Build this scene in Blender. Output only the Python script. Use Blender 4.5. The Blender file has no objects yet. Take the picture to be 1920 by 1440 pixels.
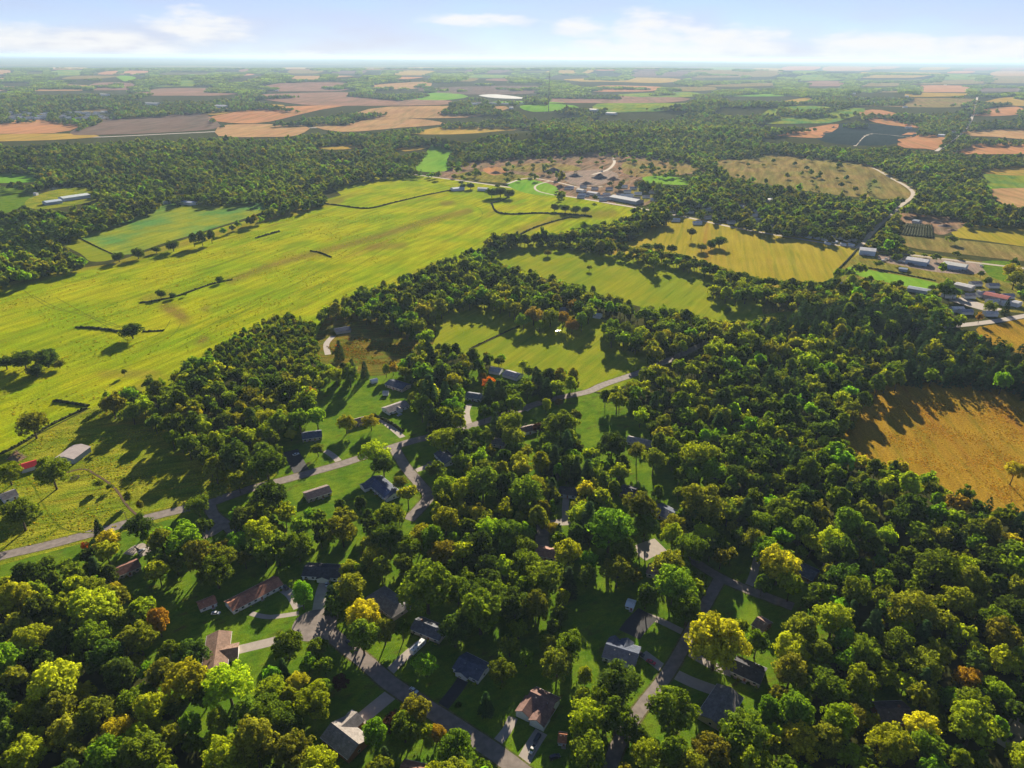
import bpy, bmesh, math, random
import numpy as np
from mathutils import Vector, Matrix
from mathutils.geometry import delaunay_2d_cdt

rng = np.random.default_rng(7)
random.seed(7)
C = bpy.context.scene.collection
R = math.radians

# ------------------------------------------------------------------ camera, sun, sky, exposure
CAM_H = 270.0
FPX = 1321.0            # focal length in photo pixels (photo 1920 wide)
PITCH = 24.86
cam_data = bpy.data.cameras.new('camera')
cam_data.sensor_width = 36.0
cam_data.lens = FPX / 1920 * 36.0
cam_data.clip_start = 1.0
cam_data.clip_end = 200000.0
cam = bpy.data.objects.new('camera', cam_data)
C.objects.link(cam)
ROT = Matrix.Rotation(R(90 - PITCH), 3, 'X') @ Matrix.Rotation(R(0.36), 3, 'Z')
cam.location = (0, 0, CAM_H)
cam.rotation_euler = ROT.to_euler()
bpy.context.scene.camera = cam

SUN_AZ = 7.0            # degrees to the right of the view (+Y towards +X)
SUN_EL = 18.5
sun_data = bpy.data.lights.new('sun', 'SUN')
sun_data.energy = 5.0
sun_data.angle = R(0.5)
sun_data.color = (1.0, 0.88, 0.68)
sun = bpy.data.objects.new('sun', sun_data)
C.objects.link(sun)
to_sun = Vector((math.sin(R(SUN_AZ)) * math.cos(R(SUN_EL)), math.cos(R(SUN_AZ)) * math.cos(R(SUN_EL)), math.sin(R(SUN_EL))))
sun.rotation_euler = to_sun.to_track_quat('Z', 'Y').to_euler()

SC = bpy.context.scene
SC.view_settings.view_transform = 'Standard'
SC.view_settings.look = 'None'
SC.view_settings.exposure = 1.42
SC.view_settings.gamma = 1.0
SC.cycles.max_bounces = 4
SC.cycles.diffuse_bounces = 1
SC.cycles.glossy_bounces = 2
SC.cycles.transmission_bounces = 3
SC.cycles.volume_bounces = 0
SC.cycles.transparent_max_bounces = 4
SC.cycles.caustics_reflective = False
SC.cycles.caustics_refractive = False
SC.cycles.use_denoising = True


def px_dir(px, py):
    v = ROT @ Vector(((px - 960) / FPX, -(py - 720) / FPX, -1.0))
    return v.normalized()


world = bpy.data.worlds.new('World')
SC.world = world
world.use_nodes = True
wn, wl = world.node_tree.nodes, world.node_tree.links
wn.clear()
w_out = wn.new('ShaderNodeOutputWorld')
w_bg = wn.new('ShaderNodeBackground')
w_bg.inputs['Strength'].default_value = 0.05
sky = wn.new('ShaderNodeTexSky')
sky.sky_type = 'NISHITA'
sky.sun_disc = False
sky.sun_elevation = R(SUN_EL)
sky.sun_rotation = R(SUN_AZ)
sky.altitude = 300
sky.air_density = 0.5
sky.dust_density = 0.0
sky.ozone_density = 3.0


def wmath(op, a, b=None, clamp=False):
    n = wn.new('ShaderNodeMath')
    n.operation = op
    n.use_clamp = clamp
    for i, v in enumerate((a, b)):
        if v is None:
            continue
        if isinstance(v, (int, float)):
            n.inputs[i].default_value = v
        else:
            wl.new(v, n.inputs[i])
    return n.outputs[0]


w_tc = wn.new('ShaderNodeTexCoord')
w_sep = wn.new('ShaderNodeSeparateXYZ')
wl.new(w_tc.outputs['Generated'], w_sep.inputs[0])
w_u = wmath('ARCTAN2', w_sep.outputs['X'], w_sep.outputs['Y'])
w_v = wmath('ARCSINE', w_sep.outputs['Z'])
w_comb = wn.new('ShaderNodeCombineXYZ')
wl.new(wmath('MULTIPLY', w_u, 9.0), w_comb.inputs[0])
wl.new(wmath('MULTIPLY', w_v, 34.0), w_comb.inputs[1])
w_n1 = wn.new('ShaderNodeTexNoise')
w_n1.inputs['Scale'].default_value = 2.4
w_n1.inputs['Detail'].default_value = 7
w_n1.inputs['Roughness'].default_value = 0.55
wl.new(w_comb.outputs[0], w_n1.inputs['Vector'])
w_n2 = wn.new('ShaderNodeTexNoise')
w_n2.inputs['Scale'].default_value = 0.55
w_n2.inputs['Detail'].default_value = 3
wl.new(w_comb.outputs[0], w_n2.inputs['Vector'])
# cumulus: (px, py, half width px, half height px)
CLOUDS = [(95, 82, 105, 28), (235, 80, 60, 18), (280, 96, 55, 14), (375, 50, 85, 25), (575, 106, 38, 9),
          (1095, 52, 55, 16), (1215, 62, 85, 34), (1330, 78, 95, 28), (1405, 82, 80, 22), (1650, 84, 105, 22),
          (1835, 92, 95, 20), (1710, 100, 150, 16), (900, 38, 110, 10), (1230, 90, 190, 16)]
w_acc = None
for (cx, cy, hw, hh) in CLOUDS:
    d = px_dir(cx, cy)
    u0, v0 = math.atan2(d.x, d.y), math.asin(d.z)
    a = wmath('POWER', wmath('ABSOLUTE', wmath('DIVIDE', wmath('SUBTRACT', w_u, u0), hw / FPX)), 2)
    b = wmath('POWER', wmath('ABSOLUTE', wmath('DIVIDE', wmath('SUBTRACT', w_v, v0), hh / FPX)), 2)
    e = wmath('SUBTRACT', 1.0, wmath('ADD', a, b))
    w_acc = e if w_acc is None else wmath('MAXIMUM', w_acc, e)
w_far = wmath('SUBTRACT', wmath('MULTIPLY', w_n2.outputs[0], 4.6), 3.25)
w_hi = wmath('GREATER_THAN', wmath('ABSOLUTE', w_u), 0.66)
w_hi2 = wmath('GREATER_THAN', w_v, 0.085)
w_acc = wmath('MAXIMUM', wmath('MAXIMUM', w_acc, -2.0), wmath('SUBTRACT', w_far, wmath('MULTIPLY', wmath('SUBTRACT', 1.0, wmath('MAXIMUM', w_hi, w_hi2)), 3.0)))
w_c = wmath('ADD', w_acc, wmath('MULTIPLY', wmath('SUBTRACT', w_n1.outputs[0], 0.5), 3.6))
w_mr = wn.new('ShaderNodeMapRange')
w_mr.interpolation_type = 'SMOOTHSTEP'
w_mr.inputs['From Min'].default_value = -0.35
w_mr.inputs['From Max'].default_value = 1.35
w_mr.inputs['To Max'].default_value = 0.95
wl.new(w_c, w_mr.inputs['Value'])
w_mix = wn.new('ShaderNodeMix')
w_mix.data_type = 'RGBA'
w_mix.inputs['B'].default_value = (7.2, 7.2, 7.2, 1)
wl.new(w_mr.outputs[0], w_mix.inputs['Factor'])
w_veil = wn.new('ShaderNodeMix')      # thin high cirrus veil under the cumulus
w_veil.data_type = 'RGBA'
w_veil.inputs['B'].default_value = (4.9, 4.2, 4.9, 1)
w_vr = wn.new('ShaderNodeMapRange')
w_vr.inputs['From Min'].default_value = 0.3
w_vr.inputs['From Max'].default_value = 0.7
w_vr.inputs['To Min'].default_value = 0.5
w_vr.inputs['To Max'].default_value = 0.78
wl.new(w_n2.outputs[0], w_vr.inputs['Value'])
wl.new(wmath('MULTIPLY', w_vr.outputs[0], wmath('EXPONENT', wmath('MULTIPLY', wmath('MAXIMUM', w_v, 0.0), -4.5))), w_veil.inputs['Factor'])
wl.new(sky.outputs[0], w_veil.inputs['A'])
wl.new(w_veil.outputs['Result'], w_mix.inputs['A'])
wl.new(w_mix.outputs['Result'], w_bg.inputs['Color'])
wl.new(w_bg.outputs[0], w_out.inputs['Surface'])

# ------------------------------------------------------------------ picture <-> ground
ROTN = np.array(ROT)


def G(px, py, z=0.0):
    d = ROT @ Vector(((px - 960) / FPX, -(py - 720) / FPX, -1.0))
    t = (z - CAM_H) / d.z
    return Vector((d.x * t, d.y * t, z))


def proj(P):
    """world points (n,3) -> photo pixels (n,2)"""
    q = (np.asarray(P, float) - np.array([0, 0, CAM_H])) @ ROTN
    zz = np.minimum(q[:, 2], -0.01)
    return np.stack([960 + FPX * q[:, 0] / -zz, 720 - FPX * q[:, 1] / -zz], 1)


HILLS = []
for (px, py, sx, sy, h) in [(1000, 270, 420, 230, 34), (1400, 262, 620, 260, 20), (300, 300, 520, 260, 14),
                            (1350, 215, 1500, 600, 45), (700, 215, 900, 400, 16), (1750, 190, 1500, 900, 45), (150, 190, 2500, 900, 25),
                            (1800, 330, 400, 160, 12), (600, 160, 3500, 1600, 60), (1250, 140, 6000, 2500, 80), (250, 140, 7000, 3000, 60)]:
    g = G(px, py)
    HILLS.append((g.x, g.y, sx, sy, h))


def height(x, y):
    x = np.asarray(x, float); y = np.asarray(y, float)
    d = np.hypot(x, y)
    w = np.clip((d - 1900) / 500, 0, 1)
    w = w * w * (3 - 2 * w)
    h = np.zeros_like(d)
    for (hx, hy, sx, sy, a) in HILLS:
        h += a * np.exp(-((x - hx) / sx) ** 2 - ((y - hy) / sy) ** 2)
    far = np.clip((d - 16000) / 20000, 0, 1)
    h += far * (120 + 28 * np.sin(x / 5200 + 1.0) + 18 * np.sin(x / 1900 + y / 7000))
    return h * w


def inside(pts, poly):
    x, y = pts[:, 0], pts[:, 1]
    p = np.asarray(poly, float)
    res = np.zeros(len(x), bool)
    bb = (x >= p[:, 0].min()) & (x <= p[:, 0].max()) & (y >= p[:, 1].min()) & (y <= p[:, 1].max())
    idx = np.nonzero(bb)[0]
    if len(idx) == 0:
        return res
    X, Y = x[idx], y[idx]
    r = np.zeros(len(idx), bool)
    n = len(p)
    j = n - 1
    for i in range(n):
        xi, yi = p[i]; xj, yj = p[j]
        if yi != yj:
            c = ((yi > Y) != (yj > Y)) & (X < (xj - xi) * (Y - yi) / (yj - yi) + xi)
            r ^= c
        j = i
    res[idx] = r
    return res


# ------------------------------------------------------------------ materials
def new_mat(name):
    m = bpy.data.materials.new(name)
    m.use_nodes = True
    nt = m.node_tree
    nt.nodes.clear()
    out = nt.nodes.new('ShaderNodeOutputMaterial')
    return m, nt, nt.nodes, nt.links, out


def plain(name, col, rough=0.7, metal=0.0, spec=0.3, var=0.12, scale=1.5, bump=0.0):
    m, nt, N, L, out = new_mat(name)
    b = N.new('ShaderNodeBsdfPrincipled')
    b.inputs['Roughness'].default_value = rough
    b.inputs['Metallic'].default_value = metal
    b.inputs['Specular IOR Level'].default_value = spec
    g = N.new('ShaderNodeNewGeometry')
    n = N.new('ShaderNodeTexNoise')
    n.inputs['Scale'].default_value = scale
    n.inputs['Detail'].default_value = 4
    L.new(g.outputs['Position'], n.inputs['Vector'])
    mr = N.new('ShaderNodeMapRange')
    mr.inputs['From Min'].default_value = 0.3; mr.inputs['From Max'].default_value = 0.7
    mr.inputs['To Min'].default_value = 1 - var; mr.inputs['To Max'].default_value = 1 + var
    L.new(n.outputs[0], mr.inputs['Value'])
    mx = N.new('ShaderNodeVectorMath'); mx.operation = 'SCALE'
    mx.inputs[0].default_value = col[:3]
    L.new(mr.outputs[0], mx.inputs['Scale'])
    L.new(mx.outputs[0], b.inputs['Base Color'])
    if bump:
        bp = N.new('ShaderNodeBump'); bp.inputs['Strength'].default_value = bump; bp.inputs['Distance'].default_value = 0.1
        L.new(n.outputs[0], bp.inputs['Height']); L.new(bp.outputs[0], b.inputs['Normal'])
    L.new(b.outputs[0], out.inputs['Surface'])
    return m


def noise_node(N, L, vec, scale, detail=4, rough=0.55):
    n = N.new('ShaderNodeTexNoise')
    n.inputs['Scale'].default_value = scale
    n.inputs['Detail'].default_value = detail
    n.inputs['Roughness'].default_value = rough
    L.new(vec, n.inputs['Vector'])
    return n.outputs[0]


def ramp(N, L, val, a, b, ta=0.0, tb=1.0):
    mr = N.new('ShaderNodeMapRange')
    mr.interpolation_type = 'SMOOTHSTEP'
    mr.inputs['From Min'].default_value = a; mr.inputs['From Max'].default_value = b
    mr.inputs['To Min'].default_value = ta; mr.inputs['To Max'].default_value = tb
    L.new(val, mr.inputs['Value'])
    return mr.outputs[0]


def mixc(N, L, fac, a, b):
    m = N.new('ShaderNodeMix'); m.data_type = 'RGBA'
    for k, v in (('Factor', fac), ('A', a), ('B', b)):
        if isinstance(v, (int, float)):
            m.inputs[k].default_value = v
        elif isinstance(v, tuple):
            m.inputs[k].default_value = (v[0], v[1], v[2], 1)
        else:
            L.new(v, m.inputs[k])
    return m.outputs['Result']


def field_mat(name, A, B, big=60.0, streak=6.0, ang=20.0, streak_amt=0.35, fine=1.2, fine_amt=0.35, D=None, dry=False, bump=0.6, bdist=0.5, ratio=0.12):
    """ground cover: two colours in large patches, mowing streaks, fine clumps"""
    m, nt, N, L, out = new_mat(name)
    geo = N.new('ShaderNodeNewGeometry')
    mr0 = N.new('ShaderNodeMapping')
    mr0.inputs['Rotation'].default_value = (0, 0, R(-ang))
    L.new(geo.outputs['Position'], mr0.inputs['Vector'])
    mp = N.new('ShaderNodeMapping')
    mp.inputs['Scale'].default_value = (ratio, 1, 1)
    L.new(mr0.outputs[0], mp.inputs['Vector'])
    nb = noise_node(N, L, geo.outputs['Position'], 1 / big, 5, 0.6)
    ns = noise_node(N, L, mp.outputs[0], 1 / streak, 4, 0.6)
    nf = noise_node(N, L, geo.outputs['Position'], 1 / fine, 3, 0.7)
    col = mixc(N, L, ramp(N, L, nb, 0.36, 0.64), A, B)
    nmid = noise_node(N, L, mp.outputs[0], 1 / (big * .16), 4, 0.7)
    dk = N.new('ShaderNodeVectorMath'); dk.operation = 'MULTIPLY'; dk.inputs[1].default_value = (.72, .86, .8)
    L.new(col, dk.inputs[0])
    col = mixc(N, L, ramp(N, L, nmid, 0.46, 0.66), col, dk.outputs[0])
    if D:
        nd = noise_node(N, L, mp.outputs[0], 1 / (big * 0.5), 5, 0.65)
        col = mixc(N, L, ramp(N, L, nd, 0.55, 0.72), col, D)
    if dry:
        at = N.new('ShaderNodeAttribute'); at.attribute_name = 'dry'
        f = N.new('ShaderNodeMath'); f.operation = 'MULTIPLY'
        L.new(at.outputs['Fac'], f.inputs[0]); L.new(ramp(N, L, ns, 0.3, 0.55, 0.35, 1.0), f.inputs[1])
        col = mixc(N, L, f.outputs[0], col, (0.17, 0.105, 0.03))
    s = N.new('ShaderNodeVectorMath'); s.operation = 'SCALE'
    k = N.new('ShaderNodeMath'); k.operation = 'MULTIPLY'
    L.new(ramp(N, L, ns, 0.3, 0.7, 1 - streak_amt, 1 + streak_amt), k.inputs[0])
    L.new(ramp(N, L, nf, 0.3, 0.7, 1 - fine_amt, 1 + fine_amt), k.inputs[1])
    L.new(col, s.inputs[0]); L.new(k.outputs[0], s.inputs['Scale'])
    b = N.new('ShaderNodeBsdfPrincipled')
    b.inputs['Roughness'].default_value = 1.0
    b.inputs['Specular IOR Level'].default_value = 0.0
    L.new(s.outputs[0], b.inputs['Base Color'])
    bp = N.new('ShaderNodeBump')
    bp.inputs['Strength'].default_value = bump; bp.inputs['Distance'].default_value = bdist
    L.new(nf, bp.inputs['Height']); L.new(bp.outputs[0], b.inputs['Normal'])
    L.new(b.outputs[0], out.inputs['Surface'])
    return m


def leaf_mat(name):
    m, nt, N, L, out = new_mat(name)
    at = N.new('ShaderNodeAttribute'); at.attribute_type = 'INSTANCER'; at.attribute_name = 'tint'
    geo = N.new('ShaderNodeNewGeometry')
    s = N.new('ShaderNodeVectorMath'); s.operation = 'SCALE'
    L.new(at.outputs['Color'], s.inputs[0])
    L.new(ramp(N, L, geo.outputs['Random Per Island'], 0, 1, 0.85, 1.6), s.inputs['Scale'])
    d = N.new('ShaderNodeBsdfDiffuse'); t = N.new('ShaderNodeBsdfTranslucent')
    L.new(s.outputs[0], d.inputs['Color'])
    w = N.new('ShaderNodeVectorMath'); w.operation = 'MULTIPLY'
    w.inputs[1].default_value = (1.7, 1.6, 0.45)
    L.new(s.outputs[0], w.inputs[0]); L.new(w.outputs[0], t.inputs['Color'])
    mx = N.new('ShaderNodeMixShader'); mx.inputs[0].default_value = 0.42
    L.new(d.outputs[0], mx.inputs[1]); L.new(t.outputs[0], mx.inputs[2])
    L.new(mx.outputs[0], out.inputs['Surface'])
    return m


M_LEAF = leaf_mat('leaves')
M_BARK = plain('bark', (0.09, 0.07, 0.05), 0.95, var=0.3, scale=2)
M_ASPHALT = plain('asphalt', (0.22, 0.185, 0.165), 0.9, spec=0.2, var=0.24, scale=0.3, bump=0.1)
M_DARKASPHALT = plain('dark_asphalt', (0.045, 0.045, 0.05), 0.9, var=0.2, scale=0.5)
M_CONCRETE = plain('concrete', (0.36, 0.31, 0.27), 0.9, var=0.1, scale=0.4)
M_GRAVEL = plain('gravel', (0.36, 0.30, 0.23), 1.0, var=0.2, scale=0.3)
M_MULCH = plain('mulch', (0.10, 0.06, 0.03), 1.0, var=0.3, scale=1)
M_GLASS = plain('window_glass', (0.03, 0.04, 0.055), 0.15, spec=0.6, var=0.2)
M_TRIM = plain('white_trim', (0.75, 0.75, 0.74), 0.6, var=0.04)
M_WATER = plain('pond_water', (0.05, 0.07, 0.08), 0.06, spec=0.8, var=0.1)
M_TYRE = plain('tyre_rubber', (0.02, 0.02, 0.02), 0.8)
M_LAMP = plain('headlight_lens', (0.7, 0.7, 0.65), 0.2)
M_TAIL = plain('tail_light_lens', (0.35, 0.02, 0.02), 0.2)
M_STEEL = plain('galvanised_steel', (0.4, 0.4, 0.42), 0.4, metal=0.6)
M_SOLAR = plain('solar_cell', (0.015, 0.03, 0.10), 0.2, spec=0.7)
M_WOOD = plain('weathered_wood', (0.25, 0.18, 0.12), 0.9, var=0.2)
MATS = {}


def colour_mat(kind, col, rough=0.6, spec=0.3, metal=0.0, var=0.08, scale=2.0):
    key = (kind, tuple(round(c, 3) for c in col))
    if key not in MATS:
        MATS[key] = plain(kind, col, rough, spec=spec, metal=metal, var=var, scale=scale)
    return MATS[key]


def shingle_mat(col):
    key = ('shingle', tuple(round(c, 3) for c in col))
    if key in MATS:
        return MATS[key]
    m, nt, N, L, out = new_mat('roof_shingles')
    tc = N.new('ShaderNodeTexCoord')
    br = N.new('ShaderNodeTexBrick')
    br.inputs['Scale'].default_value = 1.0
    br.inputs['Brick Width'].default_value = 1.0
    br.inputs['Row Height'].default_value = 0.35
    br.inputs['Mortar Size'].default_value = 0.03
    br.inputs['Color1'].default_value = (col[0] * 1.15, col[1] * 1.15, col[2] * 1.15, 1)
    br.inputs['Color2'].default_value = (col[0] * 0.85, col[1] * 0.85, col[2] * 0.85, 1)
    br.inputs['Mortar'].default_value = (col[0] * 0.5, col[1] * 0.5, col[2] * 0.5, 1)
    L.new(tc.outputs['Object'], br.inputs['Vector'])
    n = noise_node(N, L, tc.outputs['Object'], 0.5, 4)
    s = N.new('ShaderNodeVectorMath'); s.operation = 'SCALE'
    L.new(br.outputs['Color'], s.inputs[0]); L.new(ramp(N, L, n, 0.3, 0.7, 0.8, 1.2), s.inputs['Scale'])
    b = N.new('ShaderNodeBsdfPrincipled'); b.inputs['Roughness'].default_value = 0.9
    b.inputs['Specular IOR Level'].default_value = 0.2
    L.new(s.outputs[0], b.inputs['Base Color']); L.new(b.outputs[0], out.inputs['Surface'])
    MATS[key] = m
    return m


# ------------------------------------------------------------------ object helpers
def link_mesh(name, verts, faces, mat, parent=None, smooth=False, mat_idx=None):
    me = bpy.data.meshes.new(name)
    me.from_pydata([tuple(v) for v in verts], [], [tuple(f) for f in faces])
    for m in (mat if isinstance(mat, (list, tuple)) else [mat]):
        me.materials.append(m)
    if mat_idx is not None:
        me.polygons.foreach_set('material_index', mat_idx)
    if smooth:
        me.polygons.foreach_set('use_smooth', [True] * len(me.polygons))
    me.update()
    o = bpy.data.objects.new(name, me)
    C.objects.link(o)
    if parent:
        o.parent = parent
    return o


def empty(name, loc, rz, label, cat, group=None):
    o = bpy.data.objects.new(name, None)
    C.objects.link(o)
    o.location = loc
    o.rotation_euler = (0, 0, rz)
    o.empty_display_size = 0.5
    o['label'] = label
    o['category'] = cat
    if group:
        o['group'] = group
    return o


def tag(o, label, cat, group=None):
    o['label'] = label; o['category'] = cat
    if group:
        o['group'] = group
    return o


class MB:
    def __init__(s):
        s.v = []; s.f = []

    def box(s, x0, x1, y0, y1, z0, z1):
        b = len(s.v)
        s.v += [(x0, y0, z0), (x1, y0, z0), (x1, y1, z0), (x0, y1, z0), (x0, y0, z1), (x1, y0, z1), (x1, y1, z1), (x0, y1, z1)]
        s.f += [tuple(b + i for i in q) for q in ((0, 3, 2, 1), (4, 5, 6, 7), (0, 1, 5, 4), (1, 2, 6, 5), (2, 3, 7, 6), (3, 0, 4, 7))]
        return s

    def poly_prism(s, pts, axis, a, b):
        """extrude an outline (list of 2D) along axis 'y' (pts are x,z) or 'x' (pts are y,z) or 'z'"""
        base = len(s.v); n = len(pts)
        for t in (a, b):
            for (p, q) in pts:
                s.v.append((p, t, q) if axis == 'y' else ((t, p, q) if axis == 'x' else (p, q, t)))
        s.f.append(tuple(base + i for i in range(n))); s.f.append(tuple(base + n + i for i in reversed(range(n))))
        for i in range(n):
            j = (i + 1) % n
            s.f.append((base + i, base + n + i, base + n + j, base + j))
        return s

    def tube(s, p0, p1, r0, r1, n=6):
        p0 = Vector(p0); p1 = Vector(p1); d = (p1 - p0).normalized()
        u = d.orthogonal().normalized(); w = d.cross(u)
        b = len(s.v)
        for p, r in ((p0, r0), (p1, r1)):
            for k in range(n):
                a = 2 * math.pi * k / n
                s.v.append(tuple(p + (u * math.cos(a) + w * math.sin(a)) * r))
        for k in range(n):
            j = (k + 1) % n
            s.f.append((b + k, b + j, b + n + j, b + n + k))
        s.f.append(tuple(b + n + k for k in range(n)))
        s.f.append(tuple(b + k for k in reversed(range(n))))
        return s

    def build(s, name, mat, parent=None, smooth=False):
        return link_mesh(name, s.v, s.f, mat, parent, smooth)


# ------------------------------------------------------------------ ground
def struct(o):
    o['kind'] = 'structure'
    return o


M_GROUND = field_mat('woodland_floor', (0.045, 0.055, 0.016), (0.075, 0.07, 0.025), 35, 8, 30, 0.3, 1.6, 0.4)
m, nt, N, L, out = new_mat('countryside')
geo = N.new('ShaderNodeNewGeometry')
mp = N.new('ShaderNodeMapping'); mp.inputs['Scale'].default_value = (0.35, 1, 1)
L.new(geo.outputs['Position'], mp.inputs['Vector'])
vor = N.new('ShaderNodeTexVoronoi'); vor.inputs['Scale'].default_value = 1 / 900
L.new(mp.outputs[0], vor.inputs['Vector'])
sepc = N.new('ShaderNodeSeparateColor'); L.new(vor.outputs['Color'], sepc.inputs[0])
fieldsel = ramp(N, L, sepc.outputs[0], 0.66, 0.67)
fcol = mixc(N, L, sepc.outputs[1], (0.20, 0.13, 0.055), (0.12, 0.16, 0.035))
nz = noise_node(N, L, geo.outputs['Position'], 1 / 160, 6, 0.7)
wood = mixc(N, L, ramp(N, L, nz, 0.35, 0.65), (0.022, 0.036, 0.014), (0.05, 0.065, 0.022))
far_col = mixc(N, L, fieldsel, wood, fcol)
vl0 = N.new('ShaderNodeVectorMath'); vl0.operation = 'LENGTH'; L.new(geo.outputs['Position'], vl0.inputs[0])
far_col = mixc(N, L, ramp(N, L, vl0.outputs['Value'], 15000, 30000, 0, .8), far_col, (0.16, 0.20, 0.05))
# near: woodland floor, far (past the reach of single trees): parcels of fields and woods
vl = N.new('ShaderNodeVectorMath'); vl.operation = 'LENGTH'; L.new(geo.outputs['Position'], vl.inputs[0])
nearf = ramp(N, L, vl.outputs['Value'], 9000, 14000)
nfl = noise_node(N, L, geo.outputs['Position'], 0.08, 5, 0.7)
near_col = mixc(N, L, ramp(N, L, nfl, 0.35, 0.65), (0.035, 0.045, 0.014), (0.07, 0.07, 0.024))
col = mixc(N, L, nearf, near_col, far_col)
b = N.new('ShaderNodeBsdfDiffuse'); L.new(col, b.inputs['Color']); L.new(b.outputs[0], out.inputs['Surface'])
M_COUNTRY = m

rad = [0, 60, 120, 180, 250, 350, 500, 700, 900, 1150, 1400, 1650, 1900]
r = 1900.0
while r < 62000:
    r *= 1.028
    rad.append(r)
NA = 240
gv = [(0, 0, 0)]
gx = []; gy = []
for rr in rad[1:]:
    for k in range(NA):
        a = 2 * math.pi * k / NA
        gx.append(rr * math.cos(a)); gy.append(rr * math.sin(a))
gz = height(np.array(gx), np.array(gy))
gv += list(zip(gx, gy, gz.tolist()))
gf = []
for k in range(NA):
    gf.append((0, 1 + k, 1 + (k + 1) % NA))
for i in range(len(rad) - 2):
    for k in range(NA):
        a0 = 1 + i * NA + k; a1 = 1 + i * NA + (k + 1) % NA
        gf.append((a0, a0 + NA, a1 + NA, a1))
ground = struct(link_mesh('ground', gv, gf, M_COUNTRY, smooth=True))


def smooth_poly(pts, closed=True, sub=3):
    """Catmull-Rom through the points"""
    P = [Vector((p[0], p[1])) for p in pts]
    n = len(P); res = []
    rngk = range(n) if closed else range(n - 1)
    for i in rngk:
        if closed:
            p0, p1, p2, p3 = P[(i - 1) % n], P[i], P[(i + 1) % n], P[(i + 2) % n]
        else:
            p0, p1, p2, p3 = P[max(i - 1, 0)], P[i], P[i + 1], P[min(i + 2, n - 1)]
        for k in range(sub):
            t = k / sub
            res.append(0.5 * ((2 * p1) + (p2 - p0) * t + (2 * p0 - 5 * p1 + 4 * p2 - p3) * t * t + (3 * p1 - p0 - 3 * p2 + p3) * t ** 3))
    if not closed:
        res.append(P[-1])
    return res


def gz_off(d, base):
    return base + max(0.0, d - 1500) * 0.0006


def field(name, pts, mat, zoff=0.03, cell=None, smooth=True, attr=None):
    W = [G(*p) for p in pts]
    P = smooth_poly(W) if smooth else [Vector((w.x, w.y)) for w in W]
    dist = np.mean([p.length for p in P])
    dmax = max(p.length for p in P)
    bnd = [(p.x, p.y) for p in P]
    need = cell is not None or dmax > 1900
    if need:
        if cell is None:
            cell = max(30.0, dist * 0.02)
        a = np.array(bnd)
        x0, y0 = a.min(0); x1, y1 = a.max(0)
        nx = int((x1 - x0) / cell); ny = int((y1 - y0) / cell)
        if nx * ny > 30000:
            cell *= math.sqrt(nx * ny / 30000)
            nx = int((x1 - x0) / cell); ny = int((y1 - y0) / cell)
        gxx, gyy = np.meshgrid(x0 + (np.arange(nx) + 0.5) * cell, y0 + (np.arange(ny) + 0.5) * cell)
        g = np.stack([gxx.ravel(), gyy.ravel()], 1)
        g = g[inside(g, bnd)] if len(g) else g
    else:
        g = np.zeros((0, 2))
    allp = [Vector(q) for q in bnd] + [Vector((float(q[0]), float(q[1]))) for q in g]
    v2, e2, f2, *_ = delaunay_2d_cdt(allp, [], [list(range(len(bnd)))], 1, 1e-4)
    vx = np.array([v.x for v in v2]); vy = np.array([v.y for v in v2])
    vz = height(vx, vy) + np.array([gz_off(d, zoff) for d in np.hypot(vx, vy)])
    fs = []
    for f in f2:
        a, b_, c = v2[f[0]], v2[f[1]], v2[f[2]]
        fs.append(f if (b_ - a).cross(c - a) > 0 else f[::-1])
    o = struct(link_mesh(name, list(zip(vx.tolist(), vy.tolist(), vz.tolist())), fs, mat))
    if attr:
        vals = attr(np.stack([vx, vy, vz], 1))
        at = o.data.attributes.new('dry', 'FLOAT', 'POINT')
        at.data.foreach_set('value', vals.astype(np.float32))
    return o


def strip(name, pts, width, mat, zoff=0.06, sub=6, px=True):
    W = [G(*p) for p in pts] if px else [Vector(p) for p in pts]
    P = smooth_poly(W, False, sub)
    vs = []; fs = []
    for i, p in enumerate(P):
        a = P[max(i - 1, 0)]; b_ = P[min(i + 1, len(P) - 1)]
        t = (b_ - a).normalized(); nrm = Vector((-t.y, t.x))
        w = width if not callable(width) else width(i / (len(P) - 1))
        z = float(height(p.x, p.y)) + gz_off(p.length, zoff)
        for s in (1, -1):
            q = p + nrm * s * w / 2
            vs.append((q.x, q.y, z))
    for i in range(len(P) - 1):
        fs.append((2 * i + 1, 2 * i + 3, 2 * i + 2, 2 * i))
    return struct(link_mesh(name, vs, fs, mat))


# ---- field materials (real ground-cover colours)
M_VERGE = field_mat('worn_verge', (0.16, 0.14, 0.06), (0.10, 0.13, 0.02), 6, 2, 0, .2, .7, .3)
M_TRACK = field_mat('flattened_grass', (0.10, 0.14, 0.01), (0.16, 0.17, 0.012), 10, 3, 0, .3, 1.0, .3)
MEAD_ANG = math.degrees(math.atan2(G(850, 360).y - G(0, 640).y, G(850, 360).x - G(0, 640).x))
MEADOW = field_mat('meadow_grass', (0.21, 0.285, 0.006), (0.33, 0.33, 0.008), 90, 9, MEAD_ANG, 0.22, 1.6, 0.30, D=(0.24, 0.19, 0.02), dry=True)
PADDOCK = field_mat('paddock_grass', (0.15, 0.20, 0.012), (0.27, 0.26, 0.02), 22, 5, 20, 0.3, 1.2, 0.4, D=(0.30, 0.24, 0.02), bdist=0.9)
LAWN = field_mat('lawn_grass', (0.085, 0.165, 0.012), (0.14, 0.21, 0.014), 14, 3.0, 30, 0.15, 0.8, 0.25, D=(0.10, 0.10, 0.02), bdist=0.3, ratio=0.5)
PASTURE = field_mat('pasture_grass', (0.19, 0.24, 0.014), (0.25, 0.26, 0.016), 60, 5, 60, 0.12, 1.5, 0.15, D=(0.20, 0.24, 0.02), ratio=0.06)
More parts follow.
